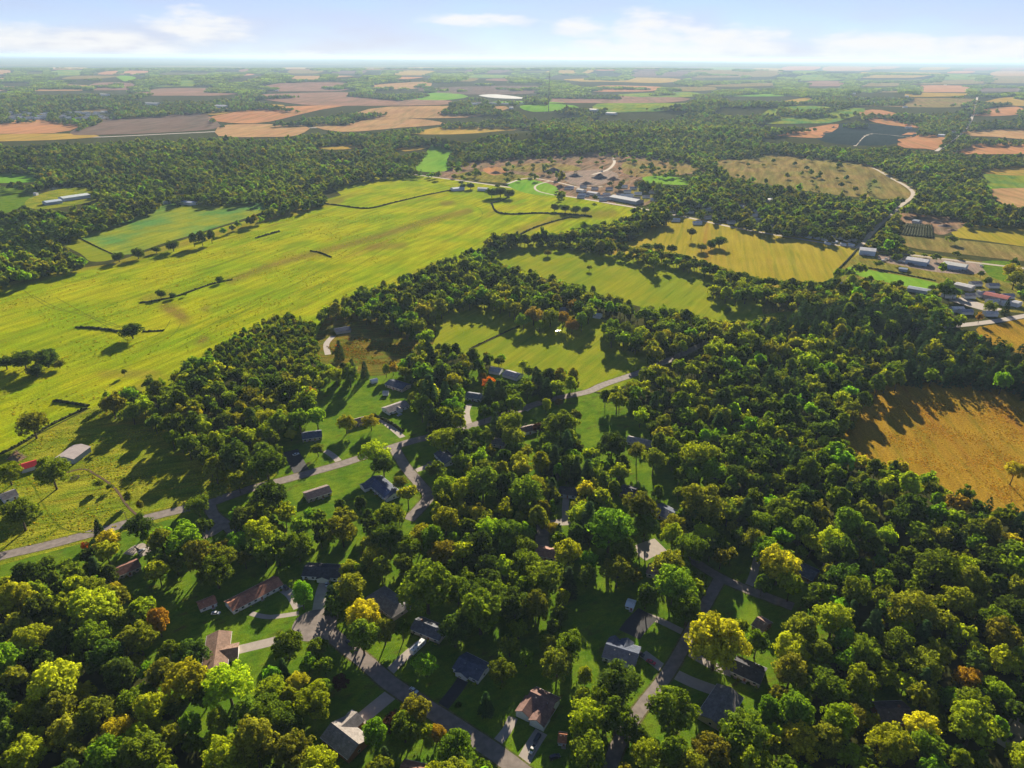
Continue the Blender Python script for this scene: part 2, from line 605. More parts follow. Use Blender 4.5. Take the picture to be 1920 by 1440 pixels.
HAY = field_mat('hay_field', (0.30, 0.25, 0.02), (0.34, 0.27, 0.03), 80, 6, 75, 0.12, 2.0, 0.18, D=(0.30, 0.19, 0.03), ratio=0.05)
ORANGE = field_mat('ripe_bean_field', (0.29, 0.17, 0.018), (0.34, 0.21, 0.022), 60, 3.0, 80, 0.12, 1.3, 0.35, D=(0.28, 0.13, 0.02), bdist=0.8)
RUST = field_mat('rusty_weed_field', (0.19, 0.13, 0.02), (0.12, 0.14, 0.018), 12, 3, 10, 0.3, 1.0, 0.5)
TAN = field_mat('tan_stubble', (0.40, 0.23, 0.11), (0.44, 0.27, 0.12), 200, 18, 85, 0.12, 5, 0.1)
TERRA = field_mat('terracotta_stubble', (0.48, 0.23, 0.10), (0.44, 0.21, 0.10), 200, 18, 85, 0.12, 5, 0.1)
GOLD = field_mat('golden_stubble', (0.42, 0.27, 0.05), (0.36, 0.24, 0.05), 200, 18, 85, 0.12, 5, 0.1)
GREYF = field_mat('grey_fallow', (0.16, 0.11, 0.085), (0.19, 0.13, 0.10), 200, 18, 85, 0.12, 5, 0.1)
PINKF = field_mat('pale_ploughed', (0.30, 0.17, 0.12), (0.25, 0.15, 0.10), 260, 25, 85, 0.12, 5, 0.1)
BRIGHT = field_mat('winter_wheat', (0.14, 0.31, 0.025), (0.19, 0.33, 0.03), 200, 12, 80, 0.10, 4, 0.1)
TEAL = field_mat('alfalfa', (0.10, 0.22, 0.05), (0.26, 0.28, 0.02), 110, 15, 70, 0.15, 4, 0.15)
OLIVE = field_mat('olive_grassland', (0.22, 0.19, 0.05), (0.26, 0.17, 0.07), 120, 12, 75, 0.25, 4, 0.25, D=(0.15, 0.16, 0.04))
MARSH = field_mat('marsh_grass', (0.24, 0.17, 0.06), (0.20, 0.17, 0.045), 120, 14, 70, 0.3, 3, 0.3, D=(0.13, 0.16, 0.04))
NAVY = field_mat('dark_crop', (0.020, 0.032, 0.035), (0.026, 0.04, 0.042), 200, 12, 60, 0.1, 6, 0.1)
QUARRY = field_mat('quarry_earth', (0.30, 0.18, 0.11), (0.20, 0.14, 0.09), 55, 12, 70, 0.35, 3, 0.3, D=(0.13, 0.13, 0.05))
YARD = field_mat('gravel_yard', (0.33, 0.24, 0.19), (0.28, 0.21, 0.17), 30, 6, 70, 0.15, 1.5, 0.2)
SCRUB = field_mat('scrub_grass', (0.17, 0.17, 0.03), (0.24, 0.19, 0.035), 25, 6, 75, 0.3, 2, 0.4)

DRY = [([(430, 527), (500, 500), (560, 483), (640, 462), (720, 440), (800, 415), (880, 395)], 5, .7),
       ([(0, 540), (60, 518), (130, 505), (240, 488), (400, 440), (560, 392), (640, 375)], 5, 0.6),
       ([(310, 575), (335, 588), (345, 598)], 9, 0.8), ([(375, 640), (385, 636)], 6, 0.9), ([(383, 578), (388, 572)], 4, 0.7),
       ([(690, 464), (760, 460)], 5, 0.6), ([(250, 735), (300, 700), (190, 702)], 6, 0.5), ([(970, 435), (1060, 405), (1150, 400)], 7, 0.6),
       ([(830, 382), (850, 380)], 4, 0.7), ([(270, 560), (320, 552)], 6, 0.5)]


def dry_attr(P):
    q = proj(P)
    val = np.zeros(len(q))
    for pts, w, amt in DRY:
        pts = np.array(pts, float)
        dmin = np.full(len(q), 1e9)
        for a, b_ in zip(pts[:-1], pts[1:]):
            ab = b_ - a
            t = np.clip(((q - a) @ ab) / (ab @ ab), 0, 1)
            dmin = np.minimum(dmin, np.hypot(*(q - a - t[:, None] * ab).T))
        val = np.maximum(val, amt * np.clip(1.6 - dmin / w, 0, 1))
    return val


field('meadow', [(-700, 660), (0, 535), (70, 513), (200, 496), (420, 425), (640, 366), (615, 345), (740, 325), (850, 337), (1050, 362), (1215, 395), (1200, 420), (1000, 470),
                 (870, 520), (590, 640), (400, 720), (200, 768), (165, 765), (0, 850), (-700, 1050)], MEADOW, 0.03, cell=9.0, smooth=False, attr=dry_attr)
field('paddock', [(-500, 1000), (0, 852), (165, 768), (230, 740), (480, 840), (520, 890), (465, 925), (350, 965), (180, 1012), (0, 1060), (-500, 1180)], PADDOCK, 0.034, smooth=False)
field('lawn', [(0, 1056), (180, 1010), (350, 962), (470, 915), (520, 880), (480, 800), (560, 690), (690, 700), (860, 690), (1000, 700), (1090, 730), (1240, 770), (1330, 860), (1330, 960), (1480, 1010),
               (1560, 1090), (1560, 1240), (1420, 1480), (1300, 1600), (500, 1600), (300, 1300), (250, 1200), (0, 1150), (-200, 1100)], LAWN, 0.02, smooth=False)
field('lawn', [(1600, 1290), (1750, 1280), (1760, 1370), (1620, 1370)], LAWN, 0.02)
FAR_PAINT = [
    ('pasture', [(780, 610), (830, 570), (960, 565), (1100, 590), (1230, 640), (1235, 690), (1130, 735), (1060, 720), (940, 690), (800, 650)], PASTURE),
    ('hay_meadow', [(900, 480), (960, 445), (1120, 455), (1340, 500), (1520, 575), (1490, 600), (1370, 605), (1200, 575), (1000, 515)], PASTURE),
    ('scrub_field', [(1430, 590), (1500, 520), (1590, 455), (1750, 478), (1960, 505), (2200, 530), (2200, 600), (1960, 590), (1820, 575), (1700, 545)], SCRUB),
    ('hay_field', [(1100, 465), (1180, 430), (1270, 405), (1400, 428), (1500, 443), (1608, 466), (1580, 500), (1550, 540), (1480, 545), (1300, 500)], HAY),
    ('bean_field', [(1560, 860), (1590, 760), (1660, 690), (1850, 690), (2100, 740), (2100, 1010), (1890, 970), (1780, 920), (1690, 885)], ORANGE),
    ('weed_field', [(590, 640), (640, 575), (800, 600), (810, 650), (750, 690), (700, 705), (600, 680)], RUST),
    ('bean_field', [(1830, 618), (1870, 608), (1930, 597), (2100, 585), (2200, 690), (1900, 660)], ORANGE),
    ('grass_strip', [(1592, 500), (1640, 508), (1755, 530), (1750, 541), (1690, 535), (1600, 514)], BRIGHT),
    ('gravel_yard', [(1648, 478), (1700, 480), (1850, 497), (1845, 512), (1770, 512), (1700, 500), (1655, 490)], YARD),
    ('grass_field', [(1842, 490), (1905, 494), (1900, 528), (1870, 524), (1850, 512)], LAWN),
    ('stubble_field', [(1790, 425), (1830, 420), (2100, 432), (2100, 482), (1850, 452), (1790, 443)], HAY),
    ('scrub_field', [(1690, 440), (1800, 450), (1960, 470), (1960, 492), (1800, 476), (1700, 462)], MARSH),
    ('earth_yard', [(1685, 400), (1740, 402), (1815, 415), (1770, 440), (1740, 432), (1700, 420)], QUARRY),
    ('marsh', [(1340, 300), (1450, 285), (1560, 296), (1640, 308), (1720, 350), (1720, 372), (1640, 372), (1540, 362), (1430, 345), (1370, 330)], MARSH),
    ('quarry_ground', [(820, 325), (880, 300), (990, 292), (1130, 283), (1290, 300), (1330, 320), (1210, 335), (1190, 350), (1240, 372), (1180, 388), (1090, 372), (1030, 365), (960, 345), (850, 336)], QUARRY),
    ('scrub_field', [(850, 335), (880, 322), (960, 326), (1010, 335), (950, 343)], SCRUB),
    ('scrub_field', [(1180, 300), (1290, 302), (1320, 318), (1230, 332), (1170, 325)], OLIVE),
    ('scrub_field', [(940, 312), (1000, 306), (1060, 308), (1090, 318), (1020, 324), (960, 320)], OLIVE),
    ('scrub_field', [(1190, 352), (1235, 366), (1190, 384), (1150, 378)], SCRUB),
    ('gravel_yard', [(905, 318), (930, 313), (950, 322), (925, 329)], TERRA),
    ('gravel_yard', [(1060, 325), (1130, 318), (1160, 330), (1120, 348), (1070, 345)], YARD),
    ('wheat_field', [(948, 344), (995, 337), (1042, 350), (1040, 366), (985, 362)], BRIGHT),
    ('wheat_field', [(1205, 333), (1240, 330), (1295, 337), (1292, 347), (1220, 343)], BRIGHT),
    ('wheat_field', [(-60, 323), (50, 323), (85, 333), (60, 342), (-60, 342)], BRIGHT),
    ('green_field', [(-100, 352), (0, 350), (70, 358), (62, 372), (40, 388), (0, 402), (-100, 410)], LAWN),
    ('barn_yard', [(55, 372), (110, 355), (175, 352), (180, 375), (90, 392), (50, 388)], PADDOCK),
    ('alfalfa_field', [(120, 446), (150, 440), (250, 408), (310, 382), (500, 378), (495, 396), (410, 425), (310, 455), (215, 480)], TEAL),
    ('grass_field', [(100, 448), (150, 446), (215, 478), (205, 488), (170, 490), (150, 475)], PASTURE),
    ('stubble_field', [(-80, 232), (90, 226), (152, 234), (100, 250), (-80, 249)], TERRA),
    ('stubble_field', [(-80, 255), (120, 251), (187, 256), (100, 263), (-80, 266)], GOLD),
    ('fallow_field', [(130, 250), (205, 222), (350, 213), (370, 212), (415, 238), (330, 248), (200, 253)], GREYF),
    ('pale_field', [(362, 212), (490, 203), (535, 206), (440, 217), (395, 220)], GOLD),
    ('stubble_field', [(400, 222), (540, 208), (650, 207), (560, 222), (480, 233), (410, 230)], TERRA),
    ('stubble_field', [(480, 158), (640, 150), (660, 155), (560, 166)], TAN),
    ('ploughed_field', [(470, 186), (640, 178), (750, 188), (845, 194), (820, 208), (640, 208), (540, 200)], PINKF),
    ('wheat_field', [(740, 189), (800, 180), (840, 178), (878, 185), (830, 193), (760, 193)], BRIGHT),
    ('fallow_field', [(785, 173), (1010, 169), (1005, 179), (870, 181)], GREYF),
    ('wheat_field', [(925, 196), (1010, 194), (1062, 200), (1000, 207), (945, 206)], BRIGHT),
    ('wheat_field', [(975, 213), (1030, 208), (1085, 217), (1000, 222)], BRIGHT),
    ('ploughed_field', [(1035, 183), (1200, 185), (1295, 190), (1200, 202), (1025, 197)], PINKF),
    ('stubble_field', [(1060, 154), (1180, 150), (1275, 152), (1240, 161), (1150, 160), (1090, 161)], GOLD),
    ('wheat_field', [(1160, 181), (1290, 177), (1310, 186), (1200, 186)], TEAL),
    ('pale_field', [(1310, 160), (1450, 154), (1460, 163), (1340, 167)], OLIVE),
    ('wheat_field', [(1350, 181), (1440, 175), (1525, 183), (1500, 189), (1370, 187)], BRIGHT),
    ('pale_field', [(1460, 198), (1520, 192), (1560, 199), (1510, 203)], GOLD),
    ('pale_field', [(1590, 172), (1690, 170), (1690, 182), (1600, 180)], OLIVE),
    ('stubble_field', [(1608, 224), (1650, 220), (1722, 235), (1725, 243), (1640, 236)], TERRA),
    ('dark_crop_field', [(1530, 269), (1550, 250), (1575, 237), (1640, 238), (1722, 246), (1690, 272), (1600, 277)], NAVY),
    ('stubble_field', [(1425, 258), (1500, 246), (1572, 238), (1545, 262), (1528, 268), (1440, 264)], TERRA),
    ('stubble_field', [(1682, 276), (1702, 251), (1775, 252), (1758, 280), (1735, 281)], TERRA),
    ('stubble_field', [(1815, 215), (1905, 207), (1915, 221), (1830, 226)], TERRA),
    ('stubble_field', [(1805, 246), (1865, 240), (1950, 240), (1950, 262), (1860, 258), (1815, 256)], TAN),
    ('stubble_field', [(1832, 316), (1950, 307), (1950, 333), (1850, 332)], GOLD),
    ('wheat_field', [(1843, 333), (1950, 335), (1950, 354), (1856, 355)], TEAL),
    ('stubble_field', [(1854, 356), (1950, 356), (1950, 390), (1880, 382)], TAN),
    ('pale_field', [(590, 234), (760, 228), (835, 235), (750, 241), (640, 248)], TAN),
    ('golden_field', [(765, 252), (800, 244), (860, 237), (975, 239), (1010, 243), (920, 250), (875, 263), (830, 258)], GOLD),
    ('golden_field', [(588, 275), (650, 269), (702, 277), (620, 284)], GOLD),
    ('golden_field', [(735, 277), (820, 271), (832, 278), (760, 287)], GOLD),
    ('wheat_field', [(800, 288), (815, 277), (852, 281), (838, 300), (845, 318), (800, 323), (775, 314)], BRIGHT),
    ('grass_field', [(940, 257), (1000, 252), (1000, 258), (960, 260)], TEAL),
    ('golf_green', [(218, 152), (240, 151), (258, 158), (235, 163)], BRIGHT),
    ('golf_green', [(330, 152), (365, 148), (372, 156), (340, 158)], BRIGHT),
    ('pale_field', [(130, 206), (200, 202), (215, 213), (160, 214)], OLIVE),
    ('pale_field', [(0, 155), (60, 153), (60, 160), (0, 162)], TAN),
    ('pale_field', [(1840, 183), (1905, 180), (1905, 190), (1850, 190)], TAN),
    ('pale_field', [(690, 170), (800, 165), (800, 172), (720, 174)], TAN),
    ('pale_field', [(1250, 170), (1330, 167), (1340, 173), (1270, 176)], OLIVE),
    ('pale_field', [(1700, 156), (1850, 152), (1850, 158), (1720, 160)], OLIVE),
]
fr_ = random.Random(21)
BASE_PAINT = [np.array(p_) for _, p_, _ in FAR_PAINT]
made = []
tries = 0
while len(made) < 240 and tries < 9000:
    tries += 1
    yy = 131 + 150 * fr_.random() ** 1.3
    xx = fr_.uniform(-60, 1980)
    if (yy > 180 and xx < 480) or (yy > 215 and 850 < xx < 1450) or (yy > 250 and xx < 900):
        continue
    hh = (yy - 118) * fr_.uniform(.05, .12) + 1.2
    ww = hh * fr_.uniform(9, 20)
    sk = fr_.uniform(-.25, .25) * ww
    pts = [(xx - ww, yy + hh), (xx - ww * .6 + sk, yy - hh), (xx + ww + sk, yy - hh * .8), (xx + ww * fr_.uniform(.6, .9), yy + hh * .9), (xx, yy + hh * 1.2)]
    bb = (xx - ww * .9, yy - hh * 1.1, xx + ww * .9, yy + hh * 1.1)
    if any(not (q_[:, 0].max() < bb[0] or q_[:, 0].min() > bb[2] or q_[:, 1].max() < bb[1] or q_[:, 1].min() > bb[3]) for q_ in BASE_PAINT):
        continue
    BASE_PAINT.append(np.array(pts)); made.append(1)
    FAR_PAINT.append((*fr_.choice([('stubble_field', TAN), ('stubble_field', GOLD), ('pale_field', OLIVE), ('pale_field', OLIVE), ('ploughed_field', PINKF), ('green_field', TEAL), ('fallow_field', GREYF), ('stubble_field', TERRA)]), pts))
    FAR_PAINT[-1] = (FAR_PAINT[-1][0], pts, FAR_PAINT[-1][1])
print('extra fields', len(made))
for i, (nm, pts, mt) in enumerate(FAR_PAINT):
    field(nm, pts, mt, 0.036 + 0.004 * i)
field('pond', [(90, 352), (115, 346), (150, 346), (166, 352), (140, 357), (105, 358)], M_WATER, 0.09)
field('reservoir', [(897, 183), (930, 181), (977, 186), (978, 189), (930, 188)], plain('pale_lake', (0.26, 0.27, 0.27), 0.9, spec=0.05), 1.0)

# ------------------------------------------------------------------ roads, drives
ROADS = [
    ('road', [(-200, 1095), (0, 1043), (90, 1022), (180, 998), (260, 975), (350, 953), (400, 941), (465, 918), (540, 898), (640, 870), (700, 850), (770, 828), (830, 813), (900, 793), (960, 773), (1030, 750), (1100, 735), (1135, 720), (1220, 690), (1330, 640)], 8.2, M_ASPHALT),
    ('street', [(738, 838), (760, 875), (785, 905), (803, 930), (785, 955), (765, 975)], 8.0, M_ASPHALT),
    ('side_street', [(393, 944), (400, 965), (425, 985), (440, 1000)], 7.0, M_ASPHALT),
    ('street', [(1040, 1500), (1000, 1465), (935, 1415), (860, 1365), (790, 1320), (730, 1280), (690, 1245), (640, 1205), (590, 1165)], 8.2, M_ASPHALT),
    ('street', [(1140, 1520), (1148, 1430), (1165, 1385), (1200, 1330), (1246, 1271), (1280, 1215), (1300, 1175), (1325, 1130), (1350, 1085)], 6.2, M_ASPHALT),
    ('street', [(1290, 1045), (1345, 1080), (1400, 1105), (1440, 1120), (1487, 1138)], 6.6, M_ASPHALT),
    ('street', [(1020, 985), (1016, 1010), (1018, 1035)], 8, M_ASPHALT),
    ('country_road', [(700, 318), (850, 337), (1000, 358), (1190, 389), (1280, 406), (1400, 431), (1600, 464), (1700, 477), (1960, 508), (2200, 535)], 9, M_GRAVEL),
    ('dirt_road', [(1600, 300), (1625, 312), (1660, 330), (1700, 350), (1712, 366), (1690, 385), (1650, 420), (1608, 466)], 9, M_GRAVEL),
    ('highway', [(-100, 262), (140, 259), (330, 251), (480, 244), (640, 239), (760, 234)], 22, M_CONCRETE),
    ('road', [(1640, 625), (1770, 613), (1860, 603), (1960, 586), (2200, 550)], 10, M_CONCRETE),
    ('dirt_track', [(948, 346), (990, 334), (1045, 342), (1090, 352), (1130, 350)], 7, M_GRAVEL),
    ('dirt_track', [(1110, 328), (1140, 318), (1152, 305), (1148, 297)], 8, M_GRAVEL),
    ('dirt_track', [(1040, 366), (1008, 358), (1005, 348), (1030, 340)], 5, M_GRAVEL),
    ('farm_track', [(85, 900), (150, 880), (180, 890), (215, 915), (240, 950), (268, 975)], 1.5, M_MULCH),
    ('dirt_track', [(850, 312), (900, 300), (925, 295)], 8, M_GRAVEL),
    ('farm_lane', [(1602, 278), (1620, 262), (1640, 253)], 9, M_GRAVEL),
    ('farm_lane', [(1625, 254), (1660, 257), (1700, 262)], 9, M_GRAVEL),
    ('rural_road', [(1755, 285), (1790, 262), (1815, 238), (1825, 215), (1830, 190)], 12, M_GRAVEL),
]
for i, (n, p, w, m_) in enumerate(ROADS[:7]):
    strip('verge', p, w + 1.7, M_VERGE, 0.058 + 0.0012 * i)
ROAD_OBJS = [strip(n, p, w, m_, 0.07 + 0.006 * i) for i, (n, p, w, m_) in enumerate(ROADS)]
DRIVES = [
    ('driveway', [(596, 1150), (602, 1115), (610, 1090)], 6.5, M_CONCRETE),
    ('driveway', [(560, 1150), (505, 1157), (470, 1150)], 3.2, M_CONCRETE),
    ('driveway', [(560, 1140), (545, 1115), (528, 1103)], 5.5, M_CONCRETE),
    ('driveway', [(556, 1190), (510, 1203), (448, 1218)], 6.0, M_CONCRETE),
    ('driveway', [(728, 1262), (755, 1235), (790, 1205)], 5.0, M_CONCRETE),
    ('driveway', [(830, 1325), (858, 1290), (875, 1262)], 6.0, M_DARKASPHALT),
    ('driveway', [(742, 1295), (705, 1325), (675, 1350)], 7.0, M_CONCRETE),
    ('driveway', [(925, 1400), (950, 1370), (962, 1345)], 4.5, M_CONCRETE),
    ('driveway', [(980, 1430), (1000, 1395), (1015, 1372)], 6.0, M_CONCRETE),
    ('driveway', [(1290, 1190), (1240, 1165), (1200, 1150)], 4.5, M_CONCRETE),
    ('driveway', [(1215, 1150), (1195, 1170), (1180, 1190)], 12.0, M_DARKASPHALT),
    ('driveway', [(1245, 1255), (1225, 1240), (1205, 1225)], 5.5, M_CONCRETE),
    ('driveway', [(1262, 1262), (1300, 1280), (1350, 1298)], 6.5, M_CONCRETE),
    ('driveway', [(1290, 1222), (1330, 1245), (1385, 1268)], 5, M_CONCRETE),
    ('driveway', [(1402, 1103), (1412, 1080), (1421, 1043)], 4.5, M_CONCRETE),
    ('driveway', [(755, 820), (735, 803), (712, 785)], 5.0, M_CONCRETE),
    ('driveway', [(775, 884), (800, 875), (830, 862)], 5, M_CONCRETE),
    ('driveway', [(570, 893), (555, 865), (545, 845)], 11, M_DARKASPHALT),
    ('driveway', [(640, 870), (625, 855), (610, 845)], 5, M_CONCRETE),
    ('driveway', [(770, 915), (755, 920), (745, 925)], 6, M_CONCRETE),
    ('driveway', [(1060, 975), (1060, 950), (1062, 930)], 4.5, M_CONCRETE),
    ('driveway', [(1020, 985), (1045, 980), (1070, 978)], 7, M_CONCRETE),
    ('driveway', [(1195, 1040), (1215, 1030), (1240, 1022)], 14, M_CONCRETE),
    ('driveway', [(615, 665), (612, 645), (625, 630)], 6, M_CONCRETE),
    ('driveway', [(240, 1040), (262, 1025), (275, 1040)], 7, M_CONCRETE),
    ('driveway', [(1020, 752), (1000, 760), (985, 770)], 5, M_CONCRETE),
    ('driveway', [(880, 795), (875, 775), (880, 758)], 5, M_CONCRETE),
    ('driveway', [(415, 985), (395, 998), (380, 1003)], 9, M_ASPHALT),
    ('parking_lot', [(1790, 560), (1830, 572), (1870, 583)], 26, M_CONCRETE),
    ('driveway', [(1880, 1400), (1900, 1375), (1915, 1350)], 7, M_CONCRETE),
]
for i, (n, p, w, m_) in enumerate(DRIVES):
    strip(n, p, w, m_, 0.045 + 0.0006 * i, sub=4)
# knuckle of the street
kc = G(590, 1172)
ring = [(kc.x + 11.5 * math.cos(a), kc.y + 11.5 * math.sin(a), 0.062) for a in np.linspace(0, 2 * math.pi, 28, endpoint=False)]
struct(link_mesh('street_bulb', ring, [tuple(range(28))], M_ASPHALT))
for i, p in enumerate([[(45, 545), (90, 575), (150, 590), (215, 612), (250, 620)], [(60, 552), (110, 578), (170, 592), (230, 614)], [(105, 558), (180, 600), (240, 640)], [(320, 600), (300, 625), (240, 650), (130, 680)], [(340, 606), (318, 632), (250, 660), (150, 690)],
                       [(480, 470), (400, 500), (300, 520), (230, 523)], [(120, 730), (200, 700), (300, 665)], [(650, 470), (560, 520), (430, 590), (320, 650)], [(660, 474), (570, 524), (440, 594), (330, 655)], [(890, 385), (905, 400), (890, 420)], [(780, 420), (700, 480), (560, 560)],
                       [(130, 900), (200, 880), (260, 870)], [(95, 1000), (160, 960), (230, 950), (300, 930)], [(60, 905), (110, 985), (180, 1000)]]):
    strip('wheel_track', p, .9, M_TRACK, 0.10 + .0005 * i, sub=8)
# centre line on the main road
LINE = plain('faded_yellow_paint', (0.45, 0.33, 0.08), 0.8)

# ------------------------------------------------------------------ buildings
LANDMARKS = []          # (px, py, phrase) for tree labels
HOUSE_DISCS = []        # (x, y, r) in metres: no trunks here
HOUSE_PX = []           # px areas kept visible


def gable_roof(mb, L_, W_, z0, h, ov=0.5, th=0.22, axis='x', x0=None, y0=None, ends=0.4):
    """ridge along x, centred; slabs with thickness"""
    a = L_ / 2 + ends
    w = W_ / 2 + ov
    zo = z0 - ov * h / (W_ / 2)
    mb.poly_prism([(-w, zo), (0, z0 + h), (w, zo), (w, zo + th), (0, z0 + h + th * 1.15), (-w, zo + th)][::-1], 'x', -a, a)


def build_house(name, label, cat, a, b_, width, wall=2.8, rise=2.0, roof=(0.12, 0.1, 0.09), walls=(0.6, 0.6, 0.58), hip=False, wings=(), chimney=None,
                garage=None, windows=True, group=None, clear=None, metal=False, solar=0, detail=True, doorside=-1, phrase=None):
    """a, b_: picture points of the two ends of the ridge; wings: (pos along -0.5..0.5, side, reach, width, rise)"""
    zr = wall + rise
    A = G(a[0], a[1], zr); B = G(b_[0], b_[1], zr)
    A.z = B.z = 0
    c = (A + B) / 2
    c.z = float(height(c.x, c.y)) + (gz_off(c.length, 0) if c.length > 1500 else 0)
    d = B - A; Ln = d.length; rz = math.atan2(d.y, d.x)
    if hip:
        Ln += width * 0.6
    e = empty(name, c, rz, label, cat, group)
    rmat = shingle_mat(roof) if not metal else colour_mat('metal_roofing', roof, 0.8, 0.15, 0.0, 0.14, 0.3)
    wmat = colour_mat('siding', walls, 0.8)
    mb = MB()
    mb.box(-Ln / 2, Ln / 2, -width / 2, width / 2, 0, wall)
    if not hip:
        mb.poly_prism([(-width / 2, wall + 0.002), (width / 2, wall + 0.002), (0, wall + rise)], 'x', -Ln / 2, Ln / 2)
    mb.build('wall', wmat, e)
    rb = MB()
    if hip:
        o_ = 0.5
        l2, w2 = Ln / 2 + o_, width / 2 + o_
        zz = wall - 0.05
        r2 = max(Ln / 2 - width / 2, 0.4)
        rb.v += [(-l2, -w2, zz), (l2, -w2, zz), (l2, w2, zz), (-l2, w2, zz), (-l2, -w2, zz + .2), (l2, -w2, zz + .2), (l2, w2, zz + .2), (-l2, w2, zz + .2), (-r2, 0, zr), (r2, 0, zr)]
        rb.f += [(0, 3, 2, 1), (0, 1, 5, 4), (1, 2, 6, 5), (2, 3, 7, 6), (3, 0, 4, 7), (4, 5, 9, 8), (6, 7, 8, 9), (5, 6, 9), (7, 4, 8)]
    else:
        gable_roof(rb, Ln, width, wall, rise)
    ro = rb.build('roof', rmat, e)
    for (pos, side, reach, ww, wrise) in wings:
        wm = MB(); cx = pos * Ln
        y0, y1 = 0, side * (width / 2 + reach)
        wm.box(cx - ww / 2, cx + ww / 2, min(side * width * 0.45, y1), max(side * width * 0.45, y1), 0, wall - 0.02)
        pr = [(cx - ww / 2, wall), (cx + ww / 2, wall), (cx, wall + wrise)]
        wm.poly_prism(pr, 'y', min(side * width * 0.3, y1), max(side * width * 0.3, y1))
        wm.build('wing_wall', wmat, e)
        wr = MB(); o_ = 0.45; zo = wall - o_ * wrise / (ww / 2)
        ya, yb = sorted((side * width * 0.08, y1 + side * 0.4))
        wr.poly_prism([(cx - ww / 2 - o_, zo + .03), (cx, wall + wrise + .03), (cx + ww / 2 + o_, zo + .03), (cx + ww / 2 + o_, zo + .23), (cx, wall + wrise + .26), (cx - ww / 2 - o_, zo + .23)], 'y', ya, yb)
        wr.build('wing_roof', rmat, e)
        if detail:
            gd = MB(); yy = y1 + side * 0.04
            gd.box(cx - ww * 0.32, cx + ww * 0.32, min(yy, y1 - side * .1), max(yy, y1 - side * .1), 0.05, 2.3)
            gd.build('garage_door', M_TRIM, e)
    if detail:
        # windows on the long sides, doors on the side named doorside
        n = max(2, int(Ln / 3.6))
        wing_spans = [(p * Ln - w_ / 2 - .6, p * Ln + w_ / 2 + .6, s) for (p, s, r_, w_, _) in wings]
        di = n // 2
        for side in (-1, 1):
            for k in range(n):
                x = -Ln / 2 + (k + 0.5) * Ln / n
                if any(s == side and lo < x < hi for lo, hi, s in wing_spans):
                    continue
                y = side * (width / 2)
                if side == doorside and k == di:
                    dm = MB(); dm.box(x - .5, x + .5, min(y, y + side * .05), max(y, y + side * .05), 0.1, 2.15)
                    dm.build('door', colour_mat('door_paint', (0.25, 0.08, 0.05)), e)
                    st = MB(); st.box(x - 1, x + 1, min(y + side * .06, y + side * 1.3), max(y + side * .06, y + side * 1.3), 0, 0.16)
                    st.build('doorstep', M_CONCRETE, e)
                    continue
                fm = MB(); fm.box(x - .8, x + .8, min(y, y + side * .05), max(y, y + side * .05), 0.95, 2.25)
                fo = fm.build('window', M_TRIM, e)
                pm = MB(); pm.box(x - .7, x + .7, min(y + side * .05, y + side * .07), max(y + side * .05, y + side * .07), 1.05, 2.15)
                pm.build('pane', M_GLASS, fo)
        for k in (-1, 1):
            fm = MB(); x = k * Ln / 2
            fm.box(min(x, x + k * .05), max(x, x + k * .05), -.7, .7, 1.0, 2.2)
            fo = fm.build('window', M_TRIM, e)
            pm = MB(); pm.box(min(x + k * .05, x + k * .07), max(x + k * .05, x + k * .07), -.6, .6, 1.1, 2.1)
            pm.build('pane', M_GLASS, fo)
        gm = MB()
        for side in (-1, 1):
            y = side * (width / 2 + 0.5); zz = wall - 0.5 * rise / (width / 2)
            gm.box(-Ln / 2 - .3, Ln / 2 + .3, min(y, y + side * .14), max(y, y + side * .14), zz + .03, zz + .17)
        gm.build('gutter', M_TRIM, e)
        for vx in (-0.2, 0.27):
            vm = MB(); vm.tube((vx * Ln, -width * .15, wall + rise * .6), (vx * Ln, -width * .15, zr + .15), .12, .12, 6)
            vm.build('roof_vent', M_STEEL, ro)
    if chimney is not None:
        cm = MB(); x = chimney * Ln
        cm.box(x - .45, x + .45, 0.5, 1.3, wall, zr + 0.9)
        cm.box(x - .52, x + .52, 0.43, 1.37, zr + 0.902, zr + 1.02)
        cm.build('chimney', colour_mat('chimney_brick', (0.22, 0.1, 0.07)), ro)
    if solar:
        ang = math.atan2(rise, width / 2)
        nc = solar
        for rr in range(2):
            for k in range(nc):
                x0 = -Ln * .42 + k * (Ln * .84 / nc)
                pw = Ln * .84 / nc - .08
                hyp = math.hypot(width / 2, rise)
                s0 = .6 + rr * (hyp - 1) / 2; s1 = s0 + (hyp - 1) / 2 - .08
                def pt(x, s, up):
                    return (x, -s * math.cos(ang) - up * math.sin(ang), zr + .28 - s * math.sin(ang) + up * math.cos(ang))
                vs = [pt(x0, s0, 0), pt(x0 + pw, s0, 0), pt(x0 + pw, s1, 0), pt(x0, s1, 0), pt(x0, s0, .06), pt(x0 + pw, s0, .06), pt(x0 + pw, s1, .06), pt(x0, s1, .06)]
                link_mesh('solar_panel', vs, [(0, 1, 2, 3), (7, 6, 5, 4), (0, 4, 5, 1), (1, 5, 6, 2), (2, 6, 7, 3), (3, 7, 4, 0)], M_SOLAR, e)
    HOUSE_DISCS.append((c.x, c.y, math.hypot(Ln, width) / 2 + 2.5 + (4 if wings else 0), c.length))
    HOUSE_PX.append(e)
    mid = ((a[0] + b_[0]) / 2, (a[1] + b_[1]) / 2)
    if phrase:
        LANDMARKS.append((mid[0], mid[1], phrase))
    return e


